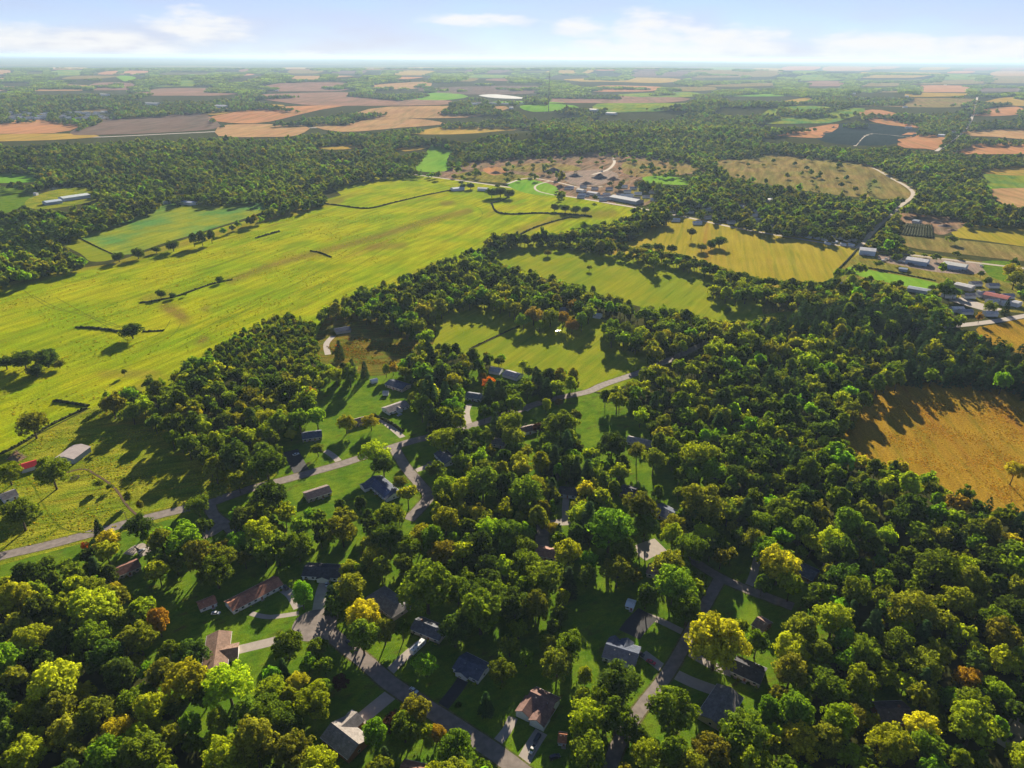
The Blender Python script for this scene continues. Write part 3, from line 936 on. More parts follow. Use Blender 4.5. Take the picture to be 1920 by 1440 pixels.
BRN = (0.30, 0.15, 0.10); DRK = (0.07, 0.07, 0.085); GRY = (0.19, 0.18, 0.18); TAN_R = (0.25, 0.16, 0.12); BLU = (0.09, 0.11, 0.16)
WHT = (0.75, 0.76, 0.78); CRM = (0.55, 0.48, 0.38); BRK = (0.3, 0.14, 0.09)
H = build_house
H('ranch_house', 'long ranch house with red brown roof beside the curving front drive', 'house', (428, 1131), (521, 1083), 9.5, roof=(0.42, 0.19, 0.12), walls=WHT, chimney=0.1, phrase='the long red-brown roofed ranch house')
H('garden_shed', 'small red brown roofed outbuilding on the lawn left of the long ranch house', 'shed', (371, 1131), (402, 1119), 6.5, wall=2.5, rise=1.6, roof=(0.42, 0.19, 0.12), walls=WHT, phrase='the small red-brown outbuilding')
H('ranch_house', 'pale tan roofed house end-on to the viewer with a garage wing toward its drive', 'house', (410, 1183), (400, 1252), 11, roof=TAN_R, walls=CRM, wings=((0.05, 1, 4.5, 9, 1.5),), phrase='the tan roofed house')
H('ranch_house', 'dark roofed ranch house with white porch gable at the top of its own drive', 'house', (572, 1062), (652, 1067), 11, roof=DRK, walls=WHT, wings=((0.0, -1, 1.8, 7, 1.4),), phrase='the dark ranch house with white porch')
H('house', 'hip roofed grey house behind the round yellow tree', 'house', (712, 1110), (745, 1135), 12, hip=True, roof=GRY, walls=CRM, wings=((-0.3, -1, 4, 8, 1.8),), phrase='the hip-roofed grey house')
H('house', 'blue grey roofed ranch house just beyond the white motorhome', 'house', (779, 1162), (832, 1183), 9.5, roof=(0.16, 0.17, 0.2), walls=CRM, chimney=-0.3, phrase='the ranch house beyond the motorhome')
H('house', 'dark roofed house with white front gables at the end of a black drive', 'house', (862, 1232), (908, 1255), 11, roof=BLU, walls=WHT, wings=((-0.1, -1, 1.5, 7, 1.6),), phrase='the house with the black drive')
H('house', 'large grey roofed house with tall ridge near the bottom edge left of the street', 'house', (622, 1356), (672, 1395), 12, wall=3.2, rise=2.6, roof=(0.30, 0.27, 0.25), walls=BRK, wings=((-0.25, 1, 4.5, 8, 2.0),), phrase='the large grey-roofed house')
H('house', 'roof of a house cut by the bottom edge of the picture', 'house', (752, 1437), (800, 1448), 9, roof=BRN, walls=BRK, phrase='the house cut by the bottom edge')
H('house', 'dark roofed two wing house with orange gables and white front', 'house', (995, 1297), (1040, 1318), 11, wall=3.4, rise=2.6, roof=(0.22, 0.13, 0.11), walls=WHT, wings=((-0.38, -1, 5, 6.5, 1.9), (0.25, -1, 6, 7, 1.9)), phrase='the two-winged house with orange gables')
H('garden_shed', 'white walled shed with bright orange roof right of the two-winged house', 'shed', (1048, 1376), (1062, 1378), 4.8, wall=2.5, rise=1.8, roof=(0.42, 0.17, 0.09), walls=WHT, phrase='the orange-roofed shed')
H('house', 'dark roofed house with a row of white gables facing the right hand street', 'house', (1137, 1208), (1196, 1226), 13, roof=BLU, walls=WHT, wings=((0.05, 1, 1.8, 6, 1.6), (-0.35, 1, 1.2, 4, 1.4)), doorside=1, phrase='the house with white gables')
H('garden_shed', 'pale blue white shed at the far end of the long drive', 'shed', (1176, 1127), (1190, 1131), 5.5, wall=2.4, rise=0.8, roof=(0.65, 0.7, 0.75), walls=(0.6, 0.65, 0.7), metal=True, phrase='the pale blue shed')
H('house', 'dark grey roofed house with plain long slope right of the right hand street', 'house', (1333, 1347), (1370, 1290), 12, roof=GRY, walls=CRM, phrase='the plain dark grey house')
H('house', 'dark roofed house half hidden behind the big yellow green tree', 'house', (1378, 1238), (1432, 1262), 11, roof=DRK, walls=CRM, phrase='the half-hidden dark house')
H('house', 'small tan roofed house right of the big yellow green tree', 'house', (1420, 1158), (1440, 1170), 9, roof=TAN_R, walls=BRK, phrase='the small tan house')
H('house', 'blue roofed house with one orange gable by the upper right street', 'house', (1502, 1060), (1532, 1074), 11, roof=BLU, walls=TAN_R, phrase='the blue-roofed house with orange gable')
H('house', 'dark brown house sunk among the trees of the lower right woods', 'house', (1645, 1330), (1705, 1328), 11, roof=(0.12, 0.10, 0.10), walls=BRK, chimney=0.2, phrase='the dark brown house in the woods')
H('house', 'narrow red roofed house under trees below the main road on the left', 'house', (214, 1068), (258, 1050), 9, roof=(0.26, 0.13, 0.10), walls=CRM, phrase='the narrow red-roofed house')
H('ranch_house', 'brown roofed house on a bright lawn just below the main road', 'house', (572, 925), (616, 911), 10, roof=(0.2, 0.15, 0.14), walls=CRM, phrase='the brown-roofed house below the main road')
H('house', 'house with solar panels over its whole roof left of the side street', 'house', (700, 893), (738, 925), 12, roof=BLU, walls=WHT, wings=((-0.35, -1, 5, 7, 1.6),), solar=9, phrase='the house with solar panels')
H('house', 'dark blue roofed house right of the side street junction', 'house', (826, 843), (845, 862), 10, roof=BLU, walls=WHT, phrase='the dark blue house by the junction')
H('house', 'blue grey roofed house beside the orange tree', 'house', (876, 736), (905, 740), 11, roof=(0.18, 0.2, 0.24), walls=WHT, phrase='the house beside the orange tree')
H('ranch_house', 'grey roofed white ranch house above the hedge lined drive', 'house', (722, 765), (760, 752), 11, roof=(0.26, 0.23, 0.23), walls=WHT, wings=((0.0, -1, 1.5, 5, 1.2),), phrase='the white ranch house above the hedge')
H('house', 'dark navy roofed house behind the white ranch house', 'house', (730, 712), (762, 722), 12, roof=BLU, walls=CRM, phrase='the navy-roofed house')
H('garden_shed', 'tiny white roofed shed left of the navy roofed house', 'shed', (695, 712), (706, 709), 4.5, wall=2.4, rise=1, roof=(0.6, 0.63, 0.7), walls=WHT, metal=True, detail=False)
H('garden_shed', 'tiny white shed between two shrubs below the navy roofed house', 'shed', (718, 733), (728, 733), 4.5, wall=2.4, rise=1.2, roof=(0.5, 0.5, 0.52), walls=WHT, detail=False)
H('house', 'dark blue roofed house in deep shade left of the round tree', 'house', (566, 813), (602, 808), 11, roof=BLU, walls=CRM, phrase='the shaded blue-roofed house')
H('house', 'brown roofed house framed by two yellow trees', 'house', (662, 787), (690, 780), 9, roof=(0.24, 0.17, 0.16), walls=CRM, phrase='the house framed by two yellow trees')
H('house', 'small grey house among trees above the side street woods', 'house', (925, 822), (948, 826), 9, roof=GRY, walls=CRM, phrase='the small grey house among trees')
H('house', 'brown roofed house with white gable end below the main road bend', 'house', (975, 803), (1003, 796), 9, roof=(0.2, 0.14, 0.12), walls=WHT, phrase='the house at the main road bend')
H('ranch_house', 'long pale ranch house on the wood edge beside the bright lawn', 'house', (1178, 818), (1228, 829), 9, roof=(0.34, 0.31, 0.3), walls=CRM, phrase='the long pale ranch house')
H('house', 'dark slate roofed house below the tall thin trees', 'house', (1166, 912), (1192, 918), 11, roof=DRK, walls=BRK, phrase='the slate-roofed house')
H('house', 'plain blue slate roofed house deep in the central woods', 'house', (1232, 946), (1264, 962), 12, roof=BLU, walls=CRM, phrase='the blue slate house in the woods')
H('house', 'low white fronted house at the head of the narrow white drive', 'house', (1050, 914), (1082, 918), 9, roof=DRK, walls=WHT, phrase='the white-fronted house in the centre')
H('house', 'pinkish brown roofed house below the round yellow shrub tree', 'house', (1008, 1026), (1045, 1034), 9, roof=(0.36, 0.2, 0.16), walls=CRM, phrase='the pinkish-roofed house')
H('house', 'small brown roofed house above the round bright green tree', 'house', (1216, 1060), (1240, 1066), 9, roof=(0.28, 0.2, 0.17), walls=CRM, phrase='the small brown-roofed house')
H('barn', 'long silver metal barn on the green paddock', 'barn', (120, 856), (152, 833), 14, wall=4.0, rise=1.6, roof=(0.36, 0.31, 0.30), walls=(0.34, 0.38, 0.43), metal=True, windows=False, detail=False, phrase='the silver barn')
H('barn', 'red roofed horse barn beside the riding ring', 'barn', (36, 872), (67, 863), 9, wall=3.2, rise=1.8, roof=(0.55, 0.03, 0.04), walls=(0.6, 0.6, 0.62), metal=True, detail=False, phrase='the red-roofed barn')
H('house', 'grey farmhouse roof at the left edge below the red barn', 'house', (0, 928), (28, 918), 10, roof=GRY, walls=WHT, phrase='the grey farmhouse')
H('farmhouse', 'white farmhouse among the round trees in the middle pasture', 'house', (1076, 594), (1092, 595), 10, wall=4.5, roof=GRY, walls=WHT, detail=False, phrase='the farmhouse in the middle pasture')
H('farm_shed', 'grey farm shed hidden beyond the middle pasture farmhouse', 'shed', (1050, 575), (1064, 577), 10, wall=4, roof=(0.3, 0.3, 0.33), walls=GRY, detail=False)
H('farm_shed', 'white farm shed at the shaded far end of the middle pasture', 'shed', (1114, 586), (1128, 588), 9, wall=3, roof=(0.5, 0.5, 0.52), walls=WHT, detail=False)
H('house', 'white house behind the row of trees under the middle pasture', 'house', (920, 688), (940, 691), 10, roof=(0.4, 0.4, 0.42), walls=WHT, detail=False, phrase='the white house under the pasture')
H('house', 'long pale roofed house in the tree row left of the main road bend', 'house', (948, 694), (975, 702), 11, roof=(0.3, 0.3, 0.34), walls=WHT, detail=False, phrase='the pale house near the pasture corner')
H('house', 'house with pale roof in the shade at the end of the gravel drive', 'house', (628, 616), (655, 612), 12, roof=BLU, walls=CRM, detail=False, phrase='the shaded house at the gravel drive')
IND = [('warehouse', 'large white warehouse with pale roof beside the hay field corner', (1613, 463), (1643, 466), 22, 7, (0.7, 0.68, 0.66), (0.5, 0.58, 0.68)),
       ('warehouse', 'long white roofed warehouse in the middle of the gravel yard', (1702, 481), (1742, 487), 20, 6, (0.72, 0.7, 0.68), (0.4, 0.48, 0.6)),
       ('warehouse', 'long cream roofed warehouse at the right end of the gravel yard', (1771, 489), (1814, 496), 20, 6, (0.72, 0.7, 0.62), (0.4, 0.48, 0.6)),
       ('shed', 'small blue shed alone in the scrub below the gravel yard', (1686, 501), (1702, 503), 9, 3.5, (0.35, 0.42, 0.5), (0.2, 0.25, 0.35)),
       ('greenhouse', 'long blue grey roof directly below the bright grass strip', (1704, 536), (1745, 543), 13, 4, (0.4, 0.45, 0.5), (0.4, 0.45, 0.5)),
       ('shed', 'pale flat roofed building left of the red roofed sheds', (1794, 529), (1826, 536), 14, 5, (0.62, 0.6, 0.58), (0.3, 0.3, 0.3)),
       ('shed', 'long red roofed building at the right edge', (1848, 547), (1893, 556), 16, 5, (0.45, 0.12, 0.10), (0.2, 0.18, 0.2)),
       ('farmhouse', 'white gabled house right of the long red roofed building', (1902, 563), (1914, 566), 11, 5, (0.55, 0.55, 0.56), (0.7, 0.7, 0.7)),
       ('shed', 'small pale blue roof half hidden left of the dark tree belt', (1578, 529), (1592, 532), 9, 4, (0.45, 0.5, 0.56), (0.5, 0.5, 0.5)),
       ('warehouse', 'large white roofed factory building beside the quarry', (1150, 365), (1200, 374), 26, 6, (0.36, 0.38, 0.42), (0.4, 0.4, 0.4)),
       ('shed', 'small bright roofed shed beside the quarry heaps', (1084, 353), (1096, 355), 14, 5, (0.43, 0.41, 0.37), (0.6, 0.6, 0.6)),
       ('shed', 'grey roofed workshop left of the large factory building', (1104, 358), (1122, 361), 14, 5, (0.35, 0.35, 0.4), (0.4, 0.4, 0.4)),
       ('farmhouse', 'pair of blue white farm roofs at the head of the meadow', (847, 352), (868, 350), 15, 5, (0.5, 0.55, 0.65), (0.6, 0.6, 0.65)),
       ('farmhouse', 'white farm buildings right of the dark tree clump at the meadow head', (897, 351), (915, 352), 14, 5, (0.6, 0.6, 0.6), (0.7, 0.7, 0.7)),
       ('barn', 'very long white roofed barn beside the pond', (113, 369), (163, 362), 22, 6, (0.6, 0.66, 0.66), (0.5, 0.55, 0.62)),
       ('barn', 'blue white roofed barn in front of the very long barn', (82, 377), (112, 373), 20, 5, (0.5, 0.58, 0.66), (0.4, 0.45, 0.55)),
       ('farmhouse', 'tiny white house left of the pond', (64, 361), (69, 361), 9, 5, (0.6, 0.6, 0.62), (0.50, 0.50, 0.50)),
       ('barn', 'white and blue roofed barn above the alfalfa field', (340, 376), (365, 378), 15, 5, (0.55, 0.6, 0.68), (0.7, 0.7, 0.7)),
       ('shed', 'pale shed left of the barn above the alfalfa field', (304, 377), (320, 376), 12, 4, (0.6, 0.62, 0.6), (0.5, 0.5, 0.5)),
       ('shed', 'small pale shed at the wood edge left of the alfalfa field', (246, 397), (254, 396), 8, 3, (0.5, 0.5, 0.55), (0.5, 0.5, 0.5)),
       ('shed', 'small grey roofed shed beside the row orchard', (1714, 411), (1726, 413), 14, 4, (0.25, 0.3, 0.36), (0.4, 0.4, 0.4)),
       ('house', 'white house between the trees above the hay field', (1440, 421), (1456, 423), 9, 4, (0.4, 0.4, 0.42), (0.7, 0.7, 0.7)),
       ('house', 'pale roofed house in the clearing above the country road', (1388, 384), (1396, 386), 9, 4, (0.4, 0.42, 0.45), (0.7, 0.7, 0.7)),
       ('house', 'pale roof showing through the woods above the clearing', (1438, 374), (1448, 371), 10, 4, (0.5, 0.5, 0.5), (0.7, 0.7, 0.7)),
       ('warehouse', 'long white roof in the far left town beyond the grey field', (272, 198), (300, 199), 40, 9, (0.46, 0.46, 0.46), (0.6, 0.6, 0.6)),
       ('warehouse', 'white roof in the far town right of the pale yellow field', (407, 203), (428, 204), 45, 9, (0.50, 0.50, 0.50), (0.6, 0.6, 0.6)),
       ('warehouse', 'tiny white roof in the far town above the long white roof', (192, 184), (205, 185), 40, 9, (0.43, 0.42, 0.37), (0.6, 0.6, 0.6)),
       ('warehouse', 'white building by the far pale reservoir', (955, 214), (962, 214), 25, 8, (0.46, 0.46, 0.46), (0.6, 0.6, 0.6)),
       ('barn', 'pale barn roof in the far quarry village right of the mast', (1105, 217), (1120, 218), 30, 7, (0.46, 0.43, 0.37), (0.7, 0.7, 0.7)),
       ('barn', 'second pale barn roof right of the far quarry village barn', (1138, 221), (1155, 222), 28, 7, (0.46, 0.45, 0.40), (0.7, 0.7, 0.7)),
       ('barn', 'white barn beside the right hand terracotta field', (1760, 254), (1772, 255), 20, 7, (0.6, 0.62, 0.66), (0.7, 0.7, 0.7)),
       ]
for (nm, lb, a, b_, w, wl_, rc, wc) in IND:
    H(nm, lb, {'farmhouse': 'house'}.get(nm, nm), a, b_, w, wall=wl_, rise=w * 0.11, roof=rc, walls=wc, metal=True, detail=False)
# loading doors and windows on the nearer warehouses
# mobile homes among trees above the hay field
ORDN = 'first second third fourth fifth sixth seventh eighth ninth tenth eleventh twelfth thirteenth fourteenth fifteenth sixteenth seventeenth eighteenth nineteenth twentieth'.split()
ORDN += ['twenty ' + o for o in ORDN[:9]] + ['thirtieth'] + ['thirty ' + o for o in ORDN[:9]] + ['fortieth'] + ['forty ' + o for o in ORDN[:9]]
MH = sorted([(1528, 443), (1542, 446), (1556, 440), (1570, 443), (1584, 447), (1562, 450), (1577, 455), (1592, 456), (1598, 447), (1548, 453), (1500, 438), (1512, 441)])
for k, (x, y) in enumerate(MH):
    H('mobile_home', 'narrow white mobile home above the hay field, %s from the left' % ORDN[k], 'mobile home', (x, y), (x + 9, y + 2.2), 5, wall=3, rise=0.6,
      roof=(0.62, 0.66, 0.72), walls=WHT, metal=True, detail=False, group='mobile homes above the hay field')
# far white town and village houses
vr = random.Random(5)
FARH = []
for _ in range(46):
    FARH.append((vr.uniform(20, 200), vr.uniform(211, 222)))
for _ in range(10):
    FARH.append((vr.uniform(885, 980), vr.uniform(199, 206)))
for _ in range(14):
    FARH.append((vr.uniform(1240, 1420), vr.uniform(376, 415)))
for _ in range(8):
    FARH.append((vr.uniform(480, 530), vr.uniform(171, 175)))
for _ in range(12):
    FARH.append((vr.uniform(1090, 1230), vr.uniform(352, 372)))
for _ in range(16):
    FARH.append((vr.uniform(1060, 1235), vr.uniform(346, 370)))
for _ in range(12):
    FARH.append((vr.uniform(1780, 1915), vr.uniform(525, 585)))
for _ in range(10):
    FARH.append((vr.uniform(1540, 1800), vr.uniform(160, 250)))
FARH_PX = []
cnt = {}
FARH.sort()
for (x, y) in FARH:
    g = G(x, y)
    sz = 11 if y > 300 else 20
    dx = sz * 1.5 / (g.length / FPX)
    tone = vr.choice([(0.7, 0.7, 0.7), (0.6, 0.58, 0.55), (0.35, 0.35, 0.4), (0.5, 0.4, 0.35)])
    tw = {0.7: 'white', 0.6: 'cream', 0.35: 'slate grey', 0.5: 'tan'}[tone[0]]
    if x < 210 and y < 230:
        where = 'far left town'
    elif y < 260 and x > 1500:
        where = 'right farmsteads'
    elif y < 180:
        where = 'far ridge settlement'
    elif y < 210:
        where = 'village by the far reservoir'
    elif x > 1700:
        where = 'sheds beside the right edge'
    elif x > 1235:
        where = 'hamlet above the country road'
    else:
        where = 'settlement beside the quarry'
    cnt[(tw, where)] = cnt.get((tw, where), 0) + 1
    H('small_house', 'tiny %s roofed house in the %s, %s from left' % (tw, where, ORDN[cnt[(tw, where)] - 1]), 'house', (x - dx / 2, y), (x + dx / 2, y + 0.2), sz * 0.8, wall=3.5 if y > 300 else 6,
      rise=2.2, roof=tone, walls=(0.75, 0.74, 0.7), detail=False, group='houses of the ' + where)
    FARH_PX.append((x, y))

# radio mast
mp_ = G(1028, 222)
mast = empty('radio_mast', (mp_.x, mp_.y, float(height(mp_.x, mp_.y))), 0, 'tall thin lattice radio mast standing far off in the middle distance', 'radio mast')
mh = 175
mm = MB()
for q in ((-1.8, -1), (1.8, -1), (0, 2)):
    mm.tube((q[0], q[1], 0), (q[0] * .6, q[1] * .6, mh), .5, .4, 5)
for k in range(0, 35):
    z = k * 5.0; s0 = 1 - .4 * z / mh; s1 = 1 - .4 * (z + 5) / mh
    Q = ((-1.8, -1), (1.8, -1), (0, 2))
    for i in range(3):
        a, b_ = Q[i], Q[(i + 1) % 3]
        mm.tube((a[0] * s0, a[1] * s0, z), (b_[0] * s1, b_[1] * s1, z + 5), .2, .2, 3)
mm.build('lattice', colour_mat('mast_paint', (0.10, 0.10, 0.12)), mast)
am = MB(); am.tube((0, 0, mh), (0, 0, mh + 18), .35, .15, 5); am.build('antenna', M_STEEL, mast)
gm = MB()
for k in range(3):
    a = 2 * math.pi * k / 3 + .3
    for zz in (60, 120, mh - 3):
        gm.tube((math.cos(a) * 100, math.sin(a) * 100, 0), (0, 0, zz), .12, .12, 3)
gm.build('guy_wire', M_STEEL, mast)

# ------------------------------------------------------------------ vehicles
def wheel(x, y, r, w, parent):
    t = MB(); t.tube((x, y - w / 2, r), (x, y + w / 2, r), r, r, 14)
    o = t.build('wheel', M_TYRE, parent)
    h_ = MB(); s = 1 if y > 0 else -1
    h_.tube((x, y + s * (w / 2 + .004), r), (x, y + s * (w / 2 + .02), r), r * .6, r * .55, 10)
    h_.build('rim', M_STEEL, o)


def taper_prism(mb, pts, w0, w1, zlo, zhi):
    """side outline (x,z) extruded in y with width narrowing with height"""
    n = len(pts); b = len(mb.v)
    for s in (-1, 1):
        for (x, z) in pts:
            t = min(max((z - zlo) / max(zhi - zlo, .01), 0), 1)
            mb.v.append((x, s * (w0 + (w1 - w0) * t) / 2, z))
    mb.f.append(tuple(b + i for i in range(n))); mb.f.append(tuple(b + n + i for i in reversed(range(n))))
    for i in range(n):
        j = (i + 1) % n
        mb.f.append((b + i, b + n + i, b + n + j, b + j))


def place(px, py, qx, qy):
    """ground position at a picture point, heading toward a second point"""
    A = G(px, py); B = G(qx, qy)
    d = B - A
    return A, math.atan2(d.y, d.x)


def car(px, py, qx, qy, col, label, style='sedan', z=0.085):
    A, rz = place(px, py, qx, qy)
    A.z = z
    e = empty({'suv': 'parked_suv', 'pickup': 'pickup_truck'}.get(style, 'parked_car'), A, rz, label, 'pickup truck' if style == 'pickup' else 'car')
    paint = colour_mat('car_paint', col, 0.3, 0.6, var=0.02)
    hh = 1.75 if style != 'sedan' else 1.45
    b = MB()
    belt = 0.98 if style != 'sedan' else 0.88
    taper_prism(b, [(-2.35, .35), (2.3, .35), (2.38, .6), (2.25, belt - .12), (1.2, belt), (-2.25, belt), (-2.4, .65)], 1.84, 1.74, .35, belt)
    b.build('body', paint, e)
    g = MB()
    if style == 'sedan':
        prof = [(-1.75, belt + .002), (1.05, belt + .002), (.35, hh - .04), (-1.05, hh - .04)]
    elif style == 'suv':
        prof = [(-2.2, belt + .002), (1.15, belt + .002), (.45, hh - .05), (-2.0, hh - .05)]
    else:
        prof = [(-.6, belt + .002), (1.25, belt + .002), (.6, hh - .05), (-.4, hh - .05)]
    taper_prism(g, prof, 1.66, 1.36, belt, hh)
    g.build('window_glass', M_GLASS, e)
    r_ = MB(); x0, x1 = prof[3][0] - .06, prof[2][0] + .06
    taper_prism(r_, [(x0, hh - .05), (x1, hh - .05), (x1 - .08, hh), (x0 + .08, hh)], 1.42, 1.3, hh - .05, hh)
    r_.build('roof', paint, e)
    if style == 'pickup':
        bd = MB(); bd.box(-2.25, -.8, -.72, .72, belt + .003, belt + .01); bd.build('cargo_bed', M_TYRE, e)
    for x in (-1.45, 1.45):
        for y in (-.82, .82):
            wheel(x, y, .34, .22, e)
    for y in (-.65, .65):
        l = MB(); l.box(2.3, 2.4, y - .18, y + .18, .62, .75); l.build('headlight', M_LAMP, e)
        l = MB(); l.box(-2.44, -2.36, y - .14, y + .14, .68, .84); l.build('tail_light', M_TAIL, e)
    HOUSE_DISCS.append((A.x, A.y, 3.0, A.length))
    HOUSE_PX.append(e)
    return e


car(654, 1208, 668, 1222, (0.03, 0.035, 0.05), 'dark car parked on the street below the round yellow tree', 'suv')
car(776, 1296, 790, 1305, (0.65, 0.7, 0.72), 'white car parked at the kerb near the foot of the black drive')
car(613, 1096, 614, 1085, (0.6, 0.65, 0.75), 'pale car outside the white porch of the dark ranch house')
car(1221, 1243, 1232, 1248, (0.5, 0.01, 0.04), 'bright red car on the short drive of the white gabled house')
car(1007, 1386, 1001, 1396, (0.02, 0.025, 0.035), 'black car on the pale drive nearest the orange gable', 'suv', 0.06)
car(998, 1407, 993, 1417, (0.75, 0.73, 0.68), 'white pickup truck below the black car on the pale drive', 'pickup', 0.06)
car(1040, 1421, 1052, 1417, (0.03, 0.03, 0.06), 'dark blue car on the grass below the orange-roofed shed', 'suv', 0.03)
car(405, 1151, 412, 1151, (0.7, 0.73, 0.75), 'white car on the lawn between the outbuilding and the tan roofed house', 'sedan', 0.03)
car(555, 853, 562, 851, (0.65, 0.68, 0.75), 'pale car on the dark parking pad above the main road', 'sedan', 0.06)
car(536, 1103, 532, 1096, (0.03, 0.03, 0.04), 'dark car at the right end of the long ranch house', 'suv', 0.06)
car(664, 1345, 672, 1337, (0.03, 0.035, 0.05), 'dark car in front of the large grey-roofed house', 'suv', 0.06)
car(656, 1341, 664, 1333, (0.6, 0.6, 0.62), 'silver car beside the dark car at the large grey-roofed house', 'sedan', 0.06)
car(1013, 711, 1019, 709, (0.75, 0.75, 0.78), 'white car in the drive below the pasture corner', 'suv', 0.03)
car(266, 1035, 272, 1030, (0.7, 0.72, 0.78), 'white car on the shaded drive of the narrow red-roofed house', 'suv', 0.06)
car(749, 779, 755, 776, (0.65, 0.68, 0.75), 'pale car in the shade right of the white ranch house', 'sedan', 0.03)
car(1896, 1384, 1902, 1378, (0.04, 0.045, 0.06), 'dark car on the drive in the lower right corner', 'suv', 0.06)
car(1200, 1228, 1208, 1232, (0.02, 0.02, 0.03), 'black car left of the bright red car', 'suv', 0.06)
car(806, 869, 813, 866, (0.04, 0.04, 0.05), 'dark car on the drive by the dark blue house', 'sedan', 0.06)

# motorhome
A, rz = place(770, 1230, 797, 1204)
B_ = G(797, 1204); c = (A + B_) / 2; c.z = 0.06
mhm = empty('motorhome', c, rz, 'long white motorhome parked on the drive under the ranch house', 'motorhome')
LANDMARKS.append((783, 1215, 'the white motorhome'))
HOUSE_DISCS.append((c.x, c.y, 6, c.length)); HOUSE_PX.append(mhm)
RVW = colour_mat('rv_paint', (0.78, 0.8, 0.82), 0.35, 0.5)
b = MB(); taper_prism(b, [(-4.9, .5), (4.6, .5), (4.9, .9), (4.75, 2.4), (4.4, 3.1), (-4.9, 3.1)], 2.45, 2.35, .5, 3.1); b.build('body', RVW, mhm)
b = MB(); b.box(-1.6, -.6, -.4, .4, 3.102, 3.35); b.build('air_conditioner', M_STEEL, mhm)
b = MB(); b.box(1.4, 2.3, -.35, .35, 3.102, 3.3); b.build('air_conditioner', M_STEEL, mhm)
b = MB(); b.box(-3.4, -2.8, -.3, .3, 3.102, 3.18); b.build('roof_hatch', M_GLASS, mhm)
b = MB(); b.box(-4.6, 3.5, -1.26, -1.232, 1.1, 1.35); b.build('side_stripe', colour_mat('stripe_paint', (0.1, 0.15, 0.35)), mhm)
for x in (-3.5, -1.2, 1.2, 3.2):
    for s in (-1, 1):
        b = MB(); b.box(x - .5, x + .5, *sorted((s * 1.2, s * 1.225)), 1.7, 2.3); b.build('window', M_GLASS, mhm)
b = MB(); b.box(-4.4, 2.5, 1.2, 1.36, 2.75, 2.9); b.build('awning', colour_mat('awning_cloth', (0.3, 0.35, 0.45)), mhm)
for x in (-2.8, 3.2):
    for y in (-1.05, 1.05):
        wheel(x, y, .45, .3, mhm)

# boat on trailer by the middle pasture
A, rz = place(1046, 622, 1052, 620)
bt = empty('boat_on_trailer', A, rz, 'small white boat on a trailer at the edge of the middle pasture', 'boat')
b = MB()
prof = [(-3, 0.9), (-3, 1.5), (2.2, 1.6), (3.4, 1.7), (2.2, 0.85)]
vs = []
for (x, zb, zt, w) in ((-3, .7, 1.5, 1.1), (0, .65, 1.5, 1.2), (2, .75, 1.6, .9), (3.4, 1.35, 1.72, .05)):
    vs += [(x, -w, zt), (x, -w * .7, zb + .1), (x, 0, zb), (x, w * .7, zb + .1), (x, w, zt)]
fs = []
for i in range(3):
    for j in range(4):
        fs.append((i * 5 + j, i * 5 + j + 1, i * 5 + 6 + j, i * 5 + 5 + j))
    fs.append((i * 5 + 4, i * 5, i * 5 + 5, i * 5 + 9))
fs.append((0, 1, 2, 3, 4))
link_mesh('hull', vs, fs, RVW, bt)
b = MB(); b.box(-2.5, 2.2, -.5, .5, .45, .6); b.box(2.2, 4.4, -.06, .06, .45, .55); b.build('trailer_frame', M_STEEL, bt)
for y in (-.9, .9):
    wheel(-.8, y, .33, .2, bt)

# riding ring fence and its dirt
field('riding_ring_dirt', [(12, 862), (30, 845), (50, 858), (32, 866)], QUARRY, 0.05, smooth=False)


def fence(pts, label, n_rails=2, height_=1.3, step=3.5, mat=M_WOOD, tall=None):
    W = [G(*p) for p in pts]
    e = empty('rail_fence', W[0], 0, label, 'fence')
    pm = None
    for a, b_ in zip(W[:-1], W[1:]):
        L_ = (b_ - a).length; n = max(1, int(L_ / step))
        for k in range(n + 1):
            p = a + (b_ - a) * k / n - W[0]
            q = MB(); q.tube((p.x, p.y, 0), (p.x, p.y, height_), .09, .09, 5)
            q.build('post', mat, e)
        for r_ in range(n_rails):
            z = height_ * (0.45 + .45 * r_)
            q = MB(); q.tube(a - W[0] + Vector((0, 0, z)), b_ - W[0] + Vector((0, 0, z)), .06, .06, 4)
            q.build('rail', mat, e)
    return e


fence([(12, 864), (30, 845), (51, 858), (34, 868)], 'dark wooden rail fence round the dirt riding ring')
fence([(878, 657), (905, 645), (945, 625), (968, 614)], 'wooden fence splitting the middle pasture in two', step=8)
fence([(1578, 500), (1590, 487), (1606, 468)], 'wire fence along the right edge of the hay field', step=12)
# round bale feeder, hay heap
f_ = G(141, 897)
t = MB()
n = 16
for k in range(n):
    a0, a1 = 2 * math.pi * k / n, 2 * math.pi * (k + 1) / n
    for z in (.2, .7, 1.1):
        t.tube((math.cos(a0) * 2.6, math.sin(a0) * 2.6, z), (math.cos(a1) * 2.6, math.sin(a1) * 2.6, z), .1, .1, 4)
    t.tube((math.cos(a0) * 2.6, math.sin(a0) * 2.6, 0), (math.cos(a0) * 2.6, math.sin(a0) * 2.6, 1.1), .1, .1, 4)
fr = empty('round_pen', (f_.x, f_.y, 0.03), 0, 'small round metal feeding pen on the paddock right of the big tree', 'feeder')
t.build('ring', colour_mat('rusty_steel', (0.1, 0.08, 0.06)), fr)

